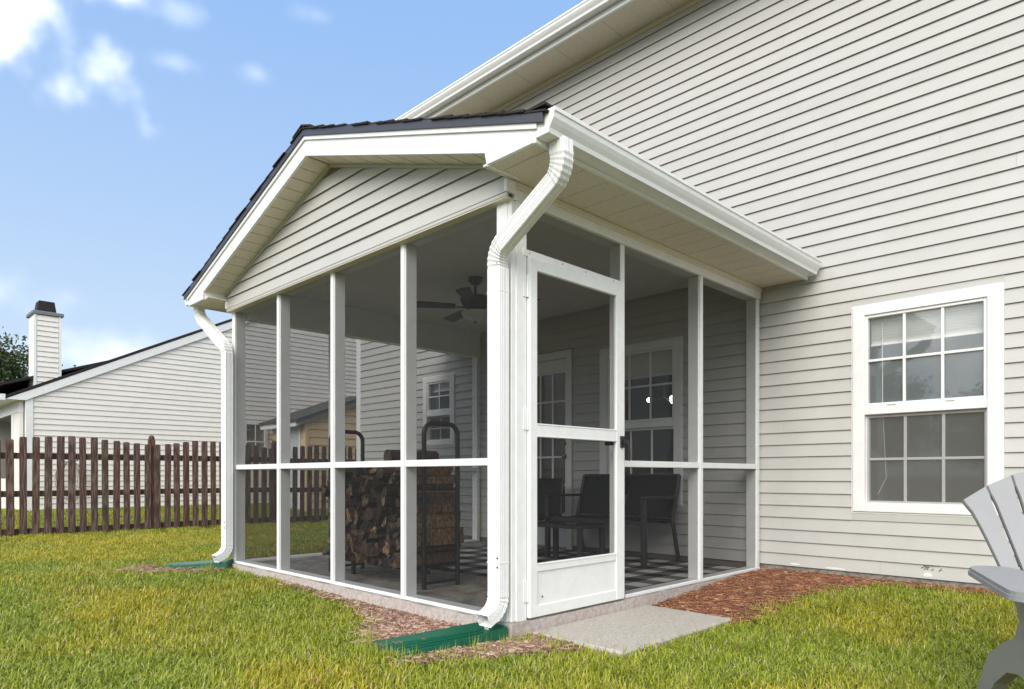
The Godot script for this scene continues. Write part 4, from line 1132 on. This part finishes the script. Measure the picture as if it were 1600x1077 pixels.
func fence() -> void:
	var X := -8.9
	var f := thing("picket_fence", "weathered brown wooden picket fence with arched sections along the lawn edge", "fence")
	rng.seed = 31
	var posts := [3.15, 1.11, -0.926, -2.95, -4.98, -7.01]
	for z in posts:
		var y := height(X, z)
		var s := Shape.new()
		s.tint = Color(0.85, 0.62, 0.45)
		s.box(Vector3(X - 0.09, y - 0.1, z - 0.045), Vector3(X - 0.001, y + 1.43, z + 0.045), 0.008)
		s.lathe([Vector2(0.044, 0.0), Vector2(0.042, 0.03), Vector2(0.028, 0.055), Vector2(0.0, 0.064)], Vector3(X - 0.045, y + 1.43, z), 10)
		part("post", s, M.fence_wood, f)
	for k in posts.size() - 1:
		var za: float = posts[k]; var zb: float = posts[k + 1]
		for hh in [0.07, 0.60, 1.13]:
			var s := Shape.new(); s.tint = Color(0.72, 0.62, 0.55)
			s.obox(Vector3(X - 0.02, height(X, (za + zb) / 2) + hh, (za + zb) / 2), Vector3(0.038, 0.085, za - zb - 0.092), Basis(), 0.004)
			part("rail", s, M.fence_wood, f)
		var n := 14
		for i in n:
			var t := (i + 0.5) / n
			var z := lerpf(za, zb, t)
			var y := height(X, z)
			var top := y + 1.30 + 0.10 * (1.0 - pow(2.0 * t - 1.0, 2.0)) + rng.randf_range(-0.012, 0.012)
			var lean := rng.randf_range(-0.012, 0.012)
			var w := rng.randf_range(0.043, 0.047)
			var s := Shape.new()
			s.tint = Color(rng.randf_range(0.85, 1.35), rng.randf_range(0.85, 1.25), rng.randf_range(0.85, 1.2))
			var cut := rng.randf_range(-0.012, 0.012)
			s.prism(PackedVector2Array([Vector2(-w, rng.randf_range(-0.0, 0.02)), Vector2(w, rng.randf_range(-0.0, 0.02)), Vector2(w + lean, top - y - 0.015 + cut), Vector2(w - 0.012 + lean, top - y), Vector2(-w + 0.012 + lean, top - y), Vector2(-w + lean, top - y - 0.015 - cut)]), Vector3(X + rng.randf_range(0.0, 0.003), y + 0.02, z), Vector3(0, 0, -1), Vector3.UP, Vector3(0.019, 0, 0))
			part("picket", s, M.fence_wood, f)

# ---------------------------------------------------------------- yard things
func splash_block(label: String, at: Vector3, turn: float) -> void:
	# tapered tray opening along local +z, walls on the sides, higher at the back
	var t := thing("splash_block", label, "splash block", at, turn, "green splash blocks")
	var s := Shape.new()
	var n := 8
	var L := 0.66
	var prev := []
	for k in n + 1:
		var u := float(k) / n
		var hw := lerpf(0.11, 0.165, u)
		var y := lerpf(0.045, 0.022, u)
		var wall := lerpf(0.04, 0.02, u)
		var z := u * L
		var row := [Vector3(-hw - 0.012, -0.03, z), Vector3(-hw - 0.004, y + wall, z), Vector3(-hw + 0.008, y + wall, z), Vector3(-hw + 0.02, y, z), Vector3(-0.02, y - 0.004, z), Vector3(0.02, y - 0.004, z), Vector3(hw - 0.02, y, z), Vector3(hw - 0.008, y + wall, z), Vector3(hw + 0.004, y + wall, z), Vector3(hw + 0.012, -0.03, z)]
		if prev:
			for i in row.size() - 1: s.quad(prev[i], row[i], row[i + 1], prev[i + 1])
		prev = row
	part("tray", s, M.green_plastic, t)
	var b := Shape.new()
	b.box(Vector3(-0.117, -0.03, -0.014), Vector3(0.117, 0.095, 0.0), 0.004)
	part("back_wall", b, M.green_plastic, t)
	for k in 4:
		var x := lerpf(-0.07, 0.07, k / 3.0)
		var rb := Shape.new()
		rb.prism(PackedVector2Array([Vector2(0.06, 0.04), Vector2(0.56, 0.02), Vector2(0.56, 0.026), Vector2(0.06, 0.047)]), Vector3(x - 0.004, 0, 0), Vector3(0, 0, 1), Vector3.UP, Vector3(0.008, 0, 0))
		part("rib", rb, M.green_plastic, t)

func yard() -> void:
	splash_block("green plastic splash block under the downspout beside the screen door corner", Vector3(-0.09, -0.105, 0.05), -0.2)
	splash_block("green plastic splash block under the downspout at the fence side of the porch", Vector3(-3.64, -0.06, 0.03), -0.75)
	var pad := Shape.new()
	pad.box(Vector3(0.041, -0.35, -1.24), Vector3(0.66, -0.062, -0.10), 0.014)
	var o := solo("concrete_step", pad, M.concrete, "plain concrete pad on the ground in front of the screen door", "step")
	o.name = "concrete_pad"
	adirondack()
	# hose on a wire hanger by the neighbour's wall
	var hz := thing("garden_hose", "pale garden hose looped on a black wire hanger against the cream house", "hose", Vector3(-12.45, 0.15, -0.55))
	var fr := Shape.new()
	fr.tube([Vector3(0.06, 0.95, 0.14), Vector3(0.06, 1.03, 0.12), Vector3(0.06, 1.03, -0.12), Vector3(0.06, 0.95, -0.14), Vector3(0.06, 0.9, 0.0), Vector3(0.06, 0.95, 0.14)], 0.009, 6)
	fr.tube([Vector3(0.01, 0.92, 0.0), Vector3(0.12, 0.92, 0.0)], 0.01, 6)
	part("hanger", fr, M.black_metal, hz)
	for k in 6:
		var c := Shape.new(); var pts := []
		var rx := 0.10 + 0.028 * k; var ry := 0.3 + 0.035 * (k % 4)
		for i in 29:
			var a := TAU * i / 28.0
			pts.append(Vector3(0.05 + 0.012 * (k % 3), 0.93 - ry + ry * cos(a), rx * sin(a)))
		c.tube(pts, 0.009, 6, false)
		part("hose_loop", c, M.hose, hz)

func adirondack() -> void:
	var t := thing("adirondack_chair", "grey plastic Adirondack chair with a slatted fan back on the lawn", "chair", Vector3(2.52, height(2.4, -0.2), -0.26), 0.41)
	var back := func(u: float, x: float) -> Vector3:   # u 0 foot .. 1 top of back
		var y := 0.28 + 0.66 * u
		var z := -0.10 - 0.34 * u - 0.03 * sin(u * PI) + 0.35 * x * x
		return Vector3(x, y, z)
	for i in range(-4, 5):
		var s := Shape.new()
		var n := 14
		var rows := []
		for k in n + 1:
			var u := float(k) / n
			var pitch := lerpf(0.05, 0.088, u)
			var hw := pitch * 0.5 - 0.0045
			if u > 0.86 or u < 0.1: hw = pitch * 0.5 - 0.0006
			var cx := i * pitch
			var row := []
			for q in [[-1.0, 0.0], [-0.92, 0.008], [0.92, 0.008], [1.0, 0.0], [1.0, -0.016], [-1.0, -0.016]]:
				var xx: float = cx + q[0] * hw
				var tu: float = 1.0 - 1.35 * xx * xx * u
				row.append(back.call(u * tu, xx) + Vector3(0, 0.3, 0.95).normalized() * q[1])
			rows.append(row)
		for k in n:
			for e in 6: s.quad(rows[k][e], rows[k][(e + 1) % 6], rows[k + 1][(e + 1) % 6], rows[k + 1][e])
		for r in [rows[0], rows[n]]:
			s.quad(r[0], r[1], r[2], r[3]); s.quad(r[0], r[3], r[4], r[5])
		part("back_slat", s, M.grey_plastic, t)
	for q in [[0.44, 0.5], [0.04, 0.14]]:
		var s := Shape.new()
		var hw: float = lerpf(0.21, 0.36, q[0])
		for k in 12:
			var xa := lerpf(-hw, hw, k / 12.0); var xb := lerpf(-hw, hw, (k + 1) / 12.0)
			var d := Vector3(0, -0.3, -0.95).normalized()
			var a: Vector3 = back.call(q[0], xa) + d * 0.017; var b: Vector3 = back.call(q[0], xb) + d * 0.017
			var c: Vector3 = back.call(q[1], xb) + d * 0.017; var e: Vector3 = back.call(q[1], xa) + d * 0.017
			s.quad(a, b, c, e); s.quad(a + d * 0.015, e + d * 0.015, c + d * 0.015, b + d * 0.015); s.quad(a, a + d * 0.015, b + d * 0.015, b); s.quad(e, c, c + d * 0.015, e + d * 0.015)
		part("back_band", s, M.grey_plastic, t)
	for k in 5:
		var s := Shape.new()
		var u0 := k / 5.0; var u1 := (k + 0.93) / 5.0
		var za := lerpf(-0.14, 0.36, u0); var zb := lerpf(-0.14, 0.36, u1)
		var ya := lerpf(0.27, 0.36, u0); var yb := lerpf(0.27, 0.36, u1)
		s.prism(PackedVector2Array([Vector2(za, ya), Vector2(zb, yb), Vector2(zb, yb - 0.02), Vector2(za, ya - 0.02)]), Vector3(-0.26, 0, 0), Vector3(0, 0, 1), Vector3.UP, Vector3(0.52, 0, 0))
		part("seat_slat", s, M.grey_plastic, t)
	for sx in [-1.0, 1.0]:
		# arm: rounded plate with a rolled rim
		var pl := PackedVector2Array()
		for k in 13:
			var a := PI * k / 12.0 + PI
			pl.append(Vector2(0.335 + 0.075 * cos(a), -0.14 + 0.1 * sin(a)))
		for k in 13:
			var a := PI * k / 12.0
			pl.append(Vector2(0.345 + 0.085 * cos(a), 0.36 + 0.07 * sin(a)))
		for lay in [[0.0, 0.555, 0.012], [0.006, 0.54, 0.0149]]:
			var q := PackedVector2Array()
			for p in pl: q.append(p)
			if lay[0] > 0.0: q = Geometry2D.offset_polygon(pl, 0.006)[0]
			var s := Shape.new()
			s.prism(q, Vector3(0, lay[1], 0), Vector3(sx, 0, 0), Vector3(0, 0, 1), Vector3(0, lay[2], 0))
			part("arm" if lay[0] == 0.0 else "arm_rim", s, M.grey_plastic, t)
		# side frame: front leg and swept rear leg
		var fl := Shape.new()
		fl.prism(PackedVector2Array([Vector2(0.0, 0.54), Vector2(0.38, 0.54), Vector2(0.36, 0.3), Vector2(0.40, 0.0), Vector2(0.30, 0.0), Vector2(0.27, 0.14), Vector2(0.2, 0.23), Vector2(0.08, 0.255), Vector2(-0.06, 0.225), Vector2(-0.2, 0.15), Vector2(-0.32, 0.05), Vector2(-0.36, 0.0), Vector2(-0.47, 0.0), Vector2(-0.41, 0.1), Vector2(-0.28, 0.235), Vector2(-0.1, 0.32), Vector2(0.02, 0.36), Vector2(0.07, 0.42)]), Vector3(sx * 0.285, 0, 0), Vector3(0, 0, 1), Vector3.UP, Vector3(sx * 0.04, 0, 0))
		part("leg", fl, M.grey_plastic, t)
		var rib := Shape.new()
		rib.prism(PackedVector2Array([Vector2(0.2, 0.5), Vector2(0.33, 0.5), Vector2(0.32, 0.33), Vector2(0.24, 0.33)]), Vector3(sx * 0.3255, 0, 0), Vector3(0, 0, 1), Vector3.UP, Vector3(sx * 0.012, 0, 0))
		part("leg_rib", rib, M.grey_plastic, t)

# ---------------------------------------------------------------- porch furniture
func furniture() -> void:
	var rug := Shape.new(); rug.box(Vector3(-3.1, 0.0005, -2.98), Vector3(-0.095, 0.007, -1.05), 0.002)
	solo("rug", rug, M.rug, "black and white buffalo check rug on the porch floor", "rug")
	# loveseat
	var l := thing("loveseat", "charcoal metal loveseat with dark sling back under the porch window", "loveseat", Vector3(-1.285, 0.007, -2.62))
	var hw := 0.56
	for sx in [-1.0, 1.0]:
		var x: float = sx * hw
		part("leg", bx(Vector3(x - 0.022, 0.0, 0.255), Vector3(x + 0.022, 0.59, 0.30), 0.005), M.charcoal_metal, l)
		var bl := Shape.new(); bl.tube([Vector3(x, 0.0, -0.29), Vector3(x, 0.40, -0.18), Vector3(x, 0.80, -0.30)], 0.02, 8)
		part("leg", bl, M.charcoal_metal, l)
		part("arm", bx(Vector3(x - 0.026, 0.5905, -0.23), Vector3(x + 0.026, 0.615, 0.30), 0.006), M.charcoal_metal, l)
	part("seat_frame", bx(Vector3(-hw, 0.36, 0.235), Vector3(hw, 0.40, 0.254), 0.004), M.charcoal_metal, l)
	part("seat_frame", bx(Vector3(-hw, 0.36, -0.2), Vector3(hw, 0.40, -0.17), 0.004), M.charcoal_metal, l)
	var st := Shape.new()
	for q in [[-hw + 0.025, -0.01], [0.01, hw - 0.025]]:
		for k in 6:
			var a := lerpf(-0.165, 0.235, k / 6.0); var b := lerpf(-0.165, 0.235, (k + 1) / 6.0)
			var dip := func(z: float) -> float: return 0.405 - 0.02 * sin((z + 0.165) / 0.4 * PI)
			st.quad(Vector3(q[0], dip.call(b), b), Vector3(q[1], dip.call(b), b), Vector3(q[1], dip.call(a), a), Vector3(q[0], dip.call(a), a))
	part("seat_sling", st, M.sling, l)
	for q in [[-hw + 0.022, -0.012], [0.012, hw - 0.022]]:
		var s := Shape.new()
		s.quad(Vector3(q[0], 0.41, -0.185), Vector3(q[1], 0.41, -0.185), Vector3(q[1], 0.80, -0.30), Vector3(q[0], 0.80, -0.30))
		s.quad(Vector3(q[1], 0.41, -0.195), Vector3(q[0], 0.41, -0.195), Vector3(q[0], 0.80, -0.31), Vector3(q[1], 0.80, -0.31))
		part("back_sling", s, M.sling, l)
	var tr := Shape.new(); tr.tube([Vector3(-hw, 0.80, -0.30), Vector3(hw, 0.80, -0.30)], 0.016, 8)
	part("top_rail", tr, M.charcoal_metal, l)
	# coffee table
	var c := thing("coffee_table", "low dark coffee table with glossy top beside the loveseat", "table", Vector3(-1.37, 0.007, -2.08))
	part("tabletop", bx(Vector3(-0.29, 0.365, -0.17), Vector3(0.29, 0.375, 0.17), 0.003), M.table_glass, c)
	var ap := Shape.new(); ap.box(Vector3(-0.30, 0.335, 0.16), Vector3(0.30, 0.3645, 0.18), 0.003); ap.box(Vector3(-0.30, 0.335, -0.18), Vector3(0.30, 0.3645, -0.16), 0.003)
	ap.box(Vector3(-0.30, 0.335, -0.16), Vector3(-0.28, 0.3645, 0.16)); ap.box(Vector3(0.28, 0.335, -0.16), Vector3(0.30, 0.3645, 0.16))
	part("apron", ap, M.charcoal_metal, c)
	for x in [-0.275, 0.275]:
		for z in [-0.155, 0.155]:
			part("leg", bx(Vector3(x - 0.022, 0.0, z - 0.022), Vector3(x + 0.022, 0.3345, z + 0.022), 0.004), M.charcoal_metal, c)
	# swivel chair
	var w := thing("swivel_chair", "dark sling patio chair standing by the glazed patio door", "chair", Vector3(-2.15, 0.007, -2.35), 0.35)
	var bs := Shape.new(); bs.lathe([Vector2(0.0, 0.0), Vector2(0.2, 0.0), Vector2(0.2, 0.015), Vector2(0.04, 0.05), Vector2(0.03, 0.1), Vector2(0.03, 0.36), Vector2(0.0, 0.36)], Vector3.ZERO, 18)
	part("pedestal", bs, M.charcoal_metal, w)
	part("seat", bx(Vector3(-0.27, 0.361, -0.25), Vector3(0.27, 0.40, 0.25), 0.01), M.sling, w)
	var bk := Shape.new(); bk.obox(Vector3(0, 0.585, -0.285), Vector3(0.54, 0.38, 0.012), Basis(Vector3.RIGHT, -0.2), 0.003)
	part("back_sling", bk, M.sling, w)
	for sx in [-1.0, 1.0]:
		var fr := Shape.new(); fr.tube([Vector3(sx * 0.285, 0.38, 0.2), Vector3(sx * 0.285, 0.38, -0.22), Vector3(sx * 0.285, 0.42, -0.25), Vector3(sx * 0.285, 0.79, -0.325)], 0.016, 8)
		part("frame", fr, M.charcoal_metal, w)
	# ceiling fan
	var f := thing("ceiling_fan", "dark bronze ceiling fan with five blades and frosted bowl under porch ceiling", "ceiling fan", Vector3(-1.86, 2.56, -1.40))
	var cp := Shape.new(); cp.lathe([Vector2(0.015, -0.075), Vector2(0.045, -0.06), Vector2(0.07, -0.03), Vector2(0.07, 0.0), Vector2(0.0, 0.0)], Vector3.ZERO, 20)
	part("canopy", cp, M.bronze, f)
	f.scale = Vector3.ONE * 0.9
	var rd := Shape.new(); rd.tube([Vector3(0, -0.05, 0), Vector3(0, -0.17, 0)], 0.014, 8)
	part("downrod", rd, M.bronze, f)
	var mo := Shape.new(); mo.lathe([Vector2(0.0, -0.335), Vector2(0.09, -0.335), Vector2(0.1, -0.3), Vector2(0.135, -0.26), Vector2(0.15, -0.21), Vector2(0.12, -0.185), Vector2(0.03, -0.17), Vector2(0.0, -0.165)], Vector3.ZERO, 24)
	part("motor", mo, M.bronze, f)
	var bw := Shape.new(); bw.lathe([Vector2(0.0, -0.425), Vector2(0.06, -0.415), Vector2(0.115, -0.385), Vector2(0.14, -0.345), Vector2(0.14, -0.336)], Vector3.ZERO, 24)
	part("light_bowl", bw, M.frosted, f)
	var fi := Shape.new(); fi.lathe([Vector2(0.0, -0.45), Vector2(0.012, -0.44), Vector2(0.008, -0.425), Vector2(0.0, -0.42)], Vector3.ZERO, 10)
	part("finial", fi, M.bronze, f)
	for k in 5:
		var b := Basis(Vector3.UP, TAU * k / 5.0 + 0.35)
		var ir := Shape.new(); ir.obox(b * Vector3(0.17, -0.295, 0), Vector3(0.16, 0.008, 0.035), b, 0.002)
		part("blade_iron", ir, M.bronze, f)
		var bl := Shape.new(); var tw := b * Basis(Vector3.RIGHT, 0.2)
		bl.prism(PackedVector2Array([Vector2(0.0, -0.05), Vector2(0.44, -0.068), Vector2(0.47, -0.05), Vector2(0.48, 0.0), Vector2(0.47, 0.05), Vector2(0.44, 0.068), Vector2(0.0, 0.05)]), b * Vector3(0.2, -0.29, 0), tw.x, tw.z, tw.y * 0.008)
		part("blade", bl, M.bronze, f)

func firewood() -> void:
	rng.seed = 99
	var xa := -2.47; var xb := -1.2; var za := -0.63; var zb := -0.32
	var r := thing("firewood_rack", "black tubular metal firewood rack with arched ends on the porch floor", "rack", Vector3((xa + xb) / 2, 0.0, (za + zb) / 2))
	var hx := (xb - xa) / 2; var hz := (zb - za) / 2
	for sx in [-1.0, 1.0]:
		var pts := []
		pts.append(Vector3(sx * hx, 0.0, hz))
		pts.append(Vector3(sx * hx, 1.10, hz))
		for k in range(1, 9):
			var a := PI / 2 * k / 8.0
			pts.append(Vector3(sx * hx, 1.10 + 0.08 * sin(a), hz - 0.08 + 0.08 * cos(a)))
		for k in range(0, 9):
			var a := PI / 2 * (1.0 - k / 8.0)
			pts.append(Vector3(sx * hx, 1.10 + 0.08 * sin(a), -hz + 0.08 - 0.08 * cos(a)))
		pts.append(Vector3(sx * hx, 0.0, -hz))
		var s := Shape.new(); s.tube(pts, 0.017, 10)
		part("end_frame", s, M.black_metal, r)
		part("end_bar", bx(Vector3(sx * hx - 0.008, 0.03, -hz + 0.017), Vector3(sx * hx + 0.008, 0.05, hz - 0.017), 0.003), M.black_metal, r)
	for z in [hz - 0.06, -hz + 0.06]:
		part("bottom_rail", bx(Vector3(-hx + 0.017, 0.10, z - 0.012), Vector3(hx - 0.017, 0.125, z + 0.012), 0.003), M.black_metal, r)
	for x in [-0.38, 0.38]:
		part("foot", bx(Vector3(x - 0.016, 0.0, hz - 0.075), Vector3(x + 0.016, 0.0995, hz - 0.045), 0.003), M.black_metal, r)
	# split logs: a few cross-sections
	var kinds := []
	for k in 22:
		var poly := PackedVector2Array()
		var R := rng.randf_range(0.04, 0.075)
		var sort: int = [0, 1, 2, 3, 1, 2, 4, 3][k % 8]
		if sort == 0:      # round
			R *= 0.75
			for i in 9: poly.append(Vector2.from_angle(TAU * i / 9.0) * R * rng.randf_range(0.9, 1.08))
		elif sort < 3:     # wedge
			poly.append(Vector2(rng.randf_range(-0.01, 0.01), rng.randf_range(-0.01, 0.01)))
			var wide := rng.randf_range(0.7, 1.9)
			for i in 5: poly.append(Vector2.from_angle(wide * i / 4.0) * R * 1.4 * rng.randf_range(0.82, 1.12))
		elif sort == 3:    # half
			for i in 7: poly.append(Vector2.from_angle(PI * i / 6.0) * Vector2(1.2, 0.85) * R * rng.randf_range(0.85, 1.1))
		else:              # slab
			for q in [[-1.5, -0.3], [0.2, -0.42], [1.4, -0.25], [1.3, 0.25], [0.1, 0.4], [-1.4, 0.3]]: poly.append(Vector2(q[0] + rng.randf_range(-0.2, 0.2), q[1] + rng.randf_range(-0.1, 0.1)) * R)
		var mid := Vector2.ZERO
		for p in poly: mid += p / poly.size()
		for i in poly.size(): poly[i] -= mid
		kinds.append([poly, sort])
	var nb := 260
	var prof := PackedFloat32Array(); prof.resize(nb); prof.fill(0.126)
	var x0 := xa + 0.02; var x1 := xb - 0.02
	var placed := 0; var fails := 0
	while placed < 190 and fails < 80:
		var best := []; var best_y := 99.0
		for c in 14:
			var kd = kinds[rng.randi() % kinds.size()]
			var poly: PackedVector2Array = kd[0]
			var rot := rng.randf() * TAU; var q := PackedVector2Array()
			var lo := 9.0; var hi := -9.0
			for p in poly:
				var w := p.rotated(rot); q.append(w); lo = minf(lo, w.x); hi = maxf(hi, w.x)
			var cx := rng.randf_range(x0 - lo + 0.002, x1 - hi - 0.002)
			var i0 := int((cx + lo - x0) / (x1 - x0) * nb); var i1 := mini(int((cx + hi - x0) / (x1 - x0) * nb) + 1, nb - 1)
			var y := -9.0; var low := []; var high := []
			for i in range(maxi(i0, 0), i1 + 1):
				var x := clampf(x0 + (i + 0.5) / nb * (x1 - x0) - cx, lo + 0.0005, hi - 0.0005)
				var b := 9.0; var t := -9.0
				for e in q.size():
					var p: Vector2 = q[e]; var s: Vector2 = q[(e + 1) % q.size()]
					if (p.x - x) * (s.x - x) <= 0.0 and absf(p.x - s.x) > 1e-6:
						var yy := p.y + (s.y - p.y) * (x - p.x) / (s.x - p.x)
						b = minf(b, yy); t = maxf(t, yy)
				low.append(b); high.append(t)
				y = maxf(y, prof[i] - b)
			# prefer low resting places with little air beneath
			var air := 0.0
			for i in low.size(): air += y + low[i] - prof[maxi(i0, 0) + i]
			var score := y + air / low.size() * 1.6
			if score < best_y:
				best_y = score; best = [kd, q, cx, y, maxi(i0, 0), high]
		var hill := 0.93 + 0.10 * smooth(-1.55, -1.25, best[2]) 
		if best[3] > hill - 0.05: fails += 1; continue
		for i in best[5].size(): prof[best[4] + i] = best[3] + best[5][i]
		log_piece(best[0], best[1], Vector3(best[2], best[3], (za + zb) / 2), placed)
		placed += 1
	# one round log thrown on top
	var topy := 0.0
	for i in nb:
		var x := x0 + (i + 0.5) / nb * (x1 - x0)
		if absf(x + 1.62) < 0.06: topy = maxf(topy, prof[i])
	var ring := PackedVector2Array()
	for i in 10: ring.append(Vector2.from_angle(TAU * i / 10.0) * 0.055)
	log_piece([ring, 0], ring, Vector3(-1.62, topy + 0.055, (za + zb) / 2), 500)

func log_piece(kd: Array, q: PackedVector2Array, at: Vector3, idx: int) -> void:
	var s := Shape.new()
	var len := rng.randf_range(0.36, 0.46)
	var off := rng.randf_range(-0.06, 0.06)
	var bark := Color(0.10, 0.07, 0.055) * rng.randf_range(0.6, 1.3)
	var split: Color = [Color(0.25, 0.14, 0.075), Color(0.34, 0.2, 0.11), Color(0.15, 0.095, 0.065), Color(0.42, 0.27, 0.15)][rng.randi() % 4] * rng.randf_range(0.75, 1.15)
	var tone: int = [0, 1, 2, 4, 1, 3, 2, 3, 4][rng.randi() % 9]
	var end: Color = [Color(0.07, 0.052, 0.042), Color(0.12, 0.078, 0.055), Color(0.045, 0.038, 0.036), Color(0.52, 0.34, 0.19), Color(0.2, 0.15, 0.12)][tone] * rng.randf_range(0.8, 1.15)
	var n := q.size()
	var kind: int = kd[1]
	var mid := Vector2.ZERO
	var f := 3
	var bend := []
	for k in f + 1: bend.append(Vector2(rng.randf_range(-1, 1), rng.randf_range(-1, 1)) * 0.0015)
	for e in n:
		var a := q[e]; var b := q[(e + 1) % n]
		var is_bark := true
		if kind in [1, 2]: is_bark = e != 0 and e != n - 1
		elif kind == 3: is_bark = e != n - 1
		elif kind == 4: is_bark = e > 3
		s.tint = bark if is_bark else split
		for k in f:
			var z0 := -len / 2 + len * k / f + off; var z1 := -len / 2 + len * (k + 1) / f + off
			s.quad(Vector3(a.x + bend[k].x, a.y + bend[k].y, z0), Vector3(b.x + bend[k].x, b.y + bend[k].y, z0), Vector3(b.x + bend[k + 1].x, b.y + bend[k + 1].y, z1), Vector3(a.x + bend[k + 1].x, a.y + bend[k + 1].y, z1))
		s.tint = end * (0.9 if e % 2 == 0 else 1.1)
		var jag := rng.randf_range(0.0, 0.012)
		s.tri(Vector3(mid.x, mid.y, len / 2 + off + 0.004), Vector3(a.x, a.y, len / 2 + off), Vector3(b.x, b.y, len / 2 + off))
		s.tri(Vector3(mid.x, mid.y, -len / 2 + off - jag), Vector3(b.x, b.y, -len / 2 + off), Vector3(a.x, a.y, -len / 2 + off))
	var label := "%s firewood log with a %s end stacked in the black rack" % [["small round", "wedge split", "wedge split", "half round", "flat split"][kind], ["dark brown", "brown", "blackish", "pale tan", "grey brown"][tone]] if idx < 500 else "round firewood log lying on top of the stacked pile"
	var o := solo("firewood_log", s, M.wood, label, "log", "logs stacked in the firewood rack")
	o.position = at
	o.rotation.y = rng.randf_range(-0.05, 0.05)

# ---------------------------------------------------------------- trees
func tree_mesh(R: Vector3, clumps: int, leaves: int, tones: Array, leafsize: float) -> Array:
	var tr := Shape.new()
	tr.tube([Vector3(0, -0.2, 0), Vector3(0.05, R.y * 0.8, 0.03), Vector3(-0.05, R.y * 1.6, 0.0), Vector3(0.02, R.y * 2.2, 0.05)], R.x * 0.09, 9, true, R.x * 0.02)
	var cr := Shape.new()
	for k in clumps:
		var d := Vector3(rng.randf_range(-1, 1), rng.randf_range(-1, 1), rng.randf_range(-1, 1)).normalized()
		var at := d * pow(rng.randf(), 0.4)
		at = Vector3(at.x * R.x, at.y * R.y + R.y * 1.75, at.z * R.z)
		tr.tube([Vector3(0, lerpf(R.y * 0.8, at.y, 0.4), 0), at * Vector3(0.6, 1, 0.6) - Vector3(0, 0.1, 0), at], 0.05, 5, false, 0.012)
		var cs := R.x * rng.randf_range(0.2, 0.36)
		for l in leaves:
			var p := at + Vector3(rng.randfn(0, 0.5), rng.randfn(0, 0.4), rng.randfn(0, 0.5)) * cs
			var b := Basis(Vector3(rng.randf_range(-1, 1), rng.randf_range(-1, 1), rng.randf_range(-1, 1)).normalized(), rng.randf() * TAU)
			var sz := leafsize * rng.randf_range(0.6, 1.4)
			cr.tint = tones[rng.randi() % tones.size()] * rng.randf_range(0.8, 1.2)
			cr.quad(p - b.x * sz, p - b.y * sz * 0.45, p + b.x * sz, p + b.y * sz * 0.45)
	return [tr.mesh(), cr.mesh()]
func trees() -> void:
	rng.seed = 61
	var tones := [Color(0.045, 0.075, 0.02), Color(0.07, 0.105, 0.03), Color(0.03, 0.05, 0.015), Color(0.1, 0.12, 0.04)]
	var a := tree_mesh(Vector3(2.6, 2.0, 2.6), 110, 230, tones, 0.075)
	var spots := [[Vector3(-33.0, 0.0, -1.2), 1.2, 0.3, "broad green tree rising behind the cream neighbour house and its chimney"], [Vector3(-36.5, 0.0, 1.2), 1.05, 2.0, "lower green tree beside the broad one behind the neighbour house"],
		[Vector3(-7.5, -0.1, 24.0), 1.0, 1.1, "leafy tree across the lawn mirrored in the dark window glass"], [Vector3(-3.6, -0.1, 27.0), 0.85, 4.0, "smaller leafy tree across the lawn mirrored beside the larger one"]]
	for s in spots:
		var t := thing("leafy_tree", s[3], "tree", s[0], s[2], "trees around the garden")
		part("trunk", a[0], M.bark, t)
		part("crown", a[1], M.leaf, t)
		t.scale = Vector3.ONE * s[1]
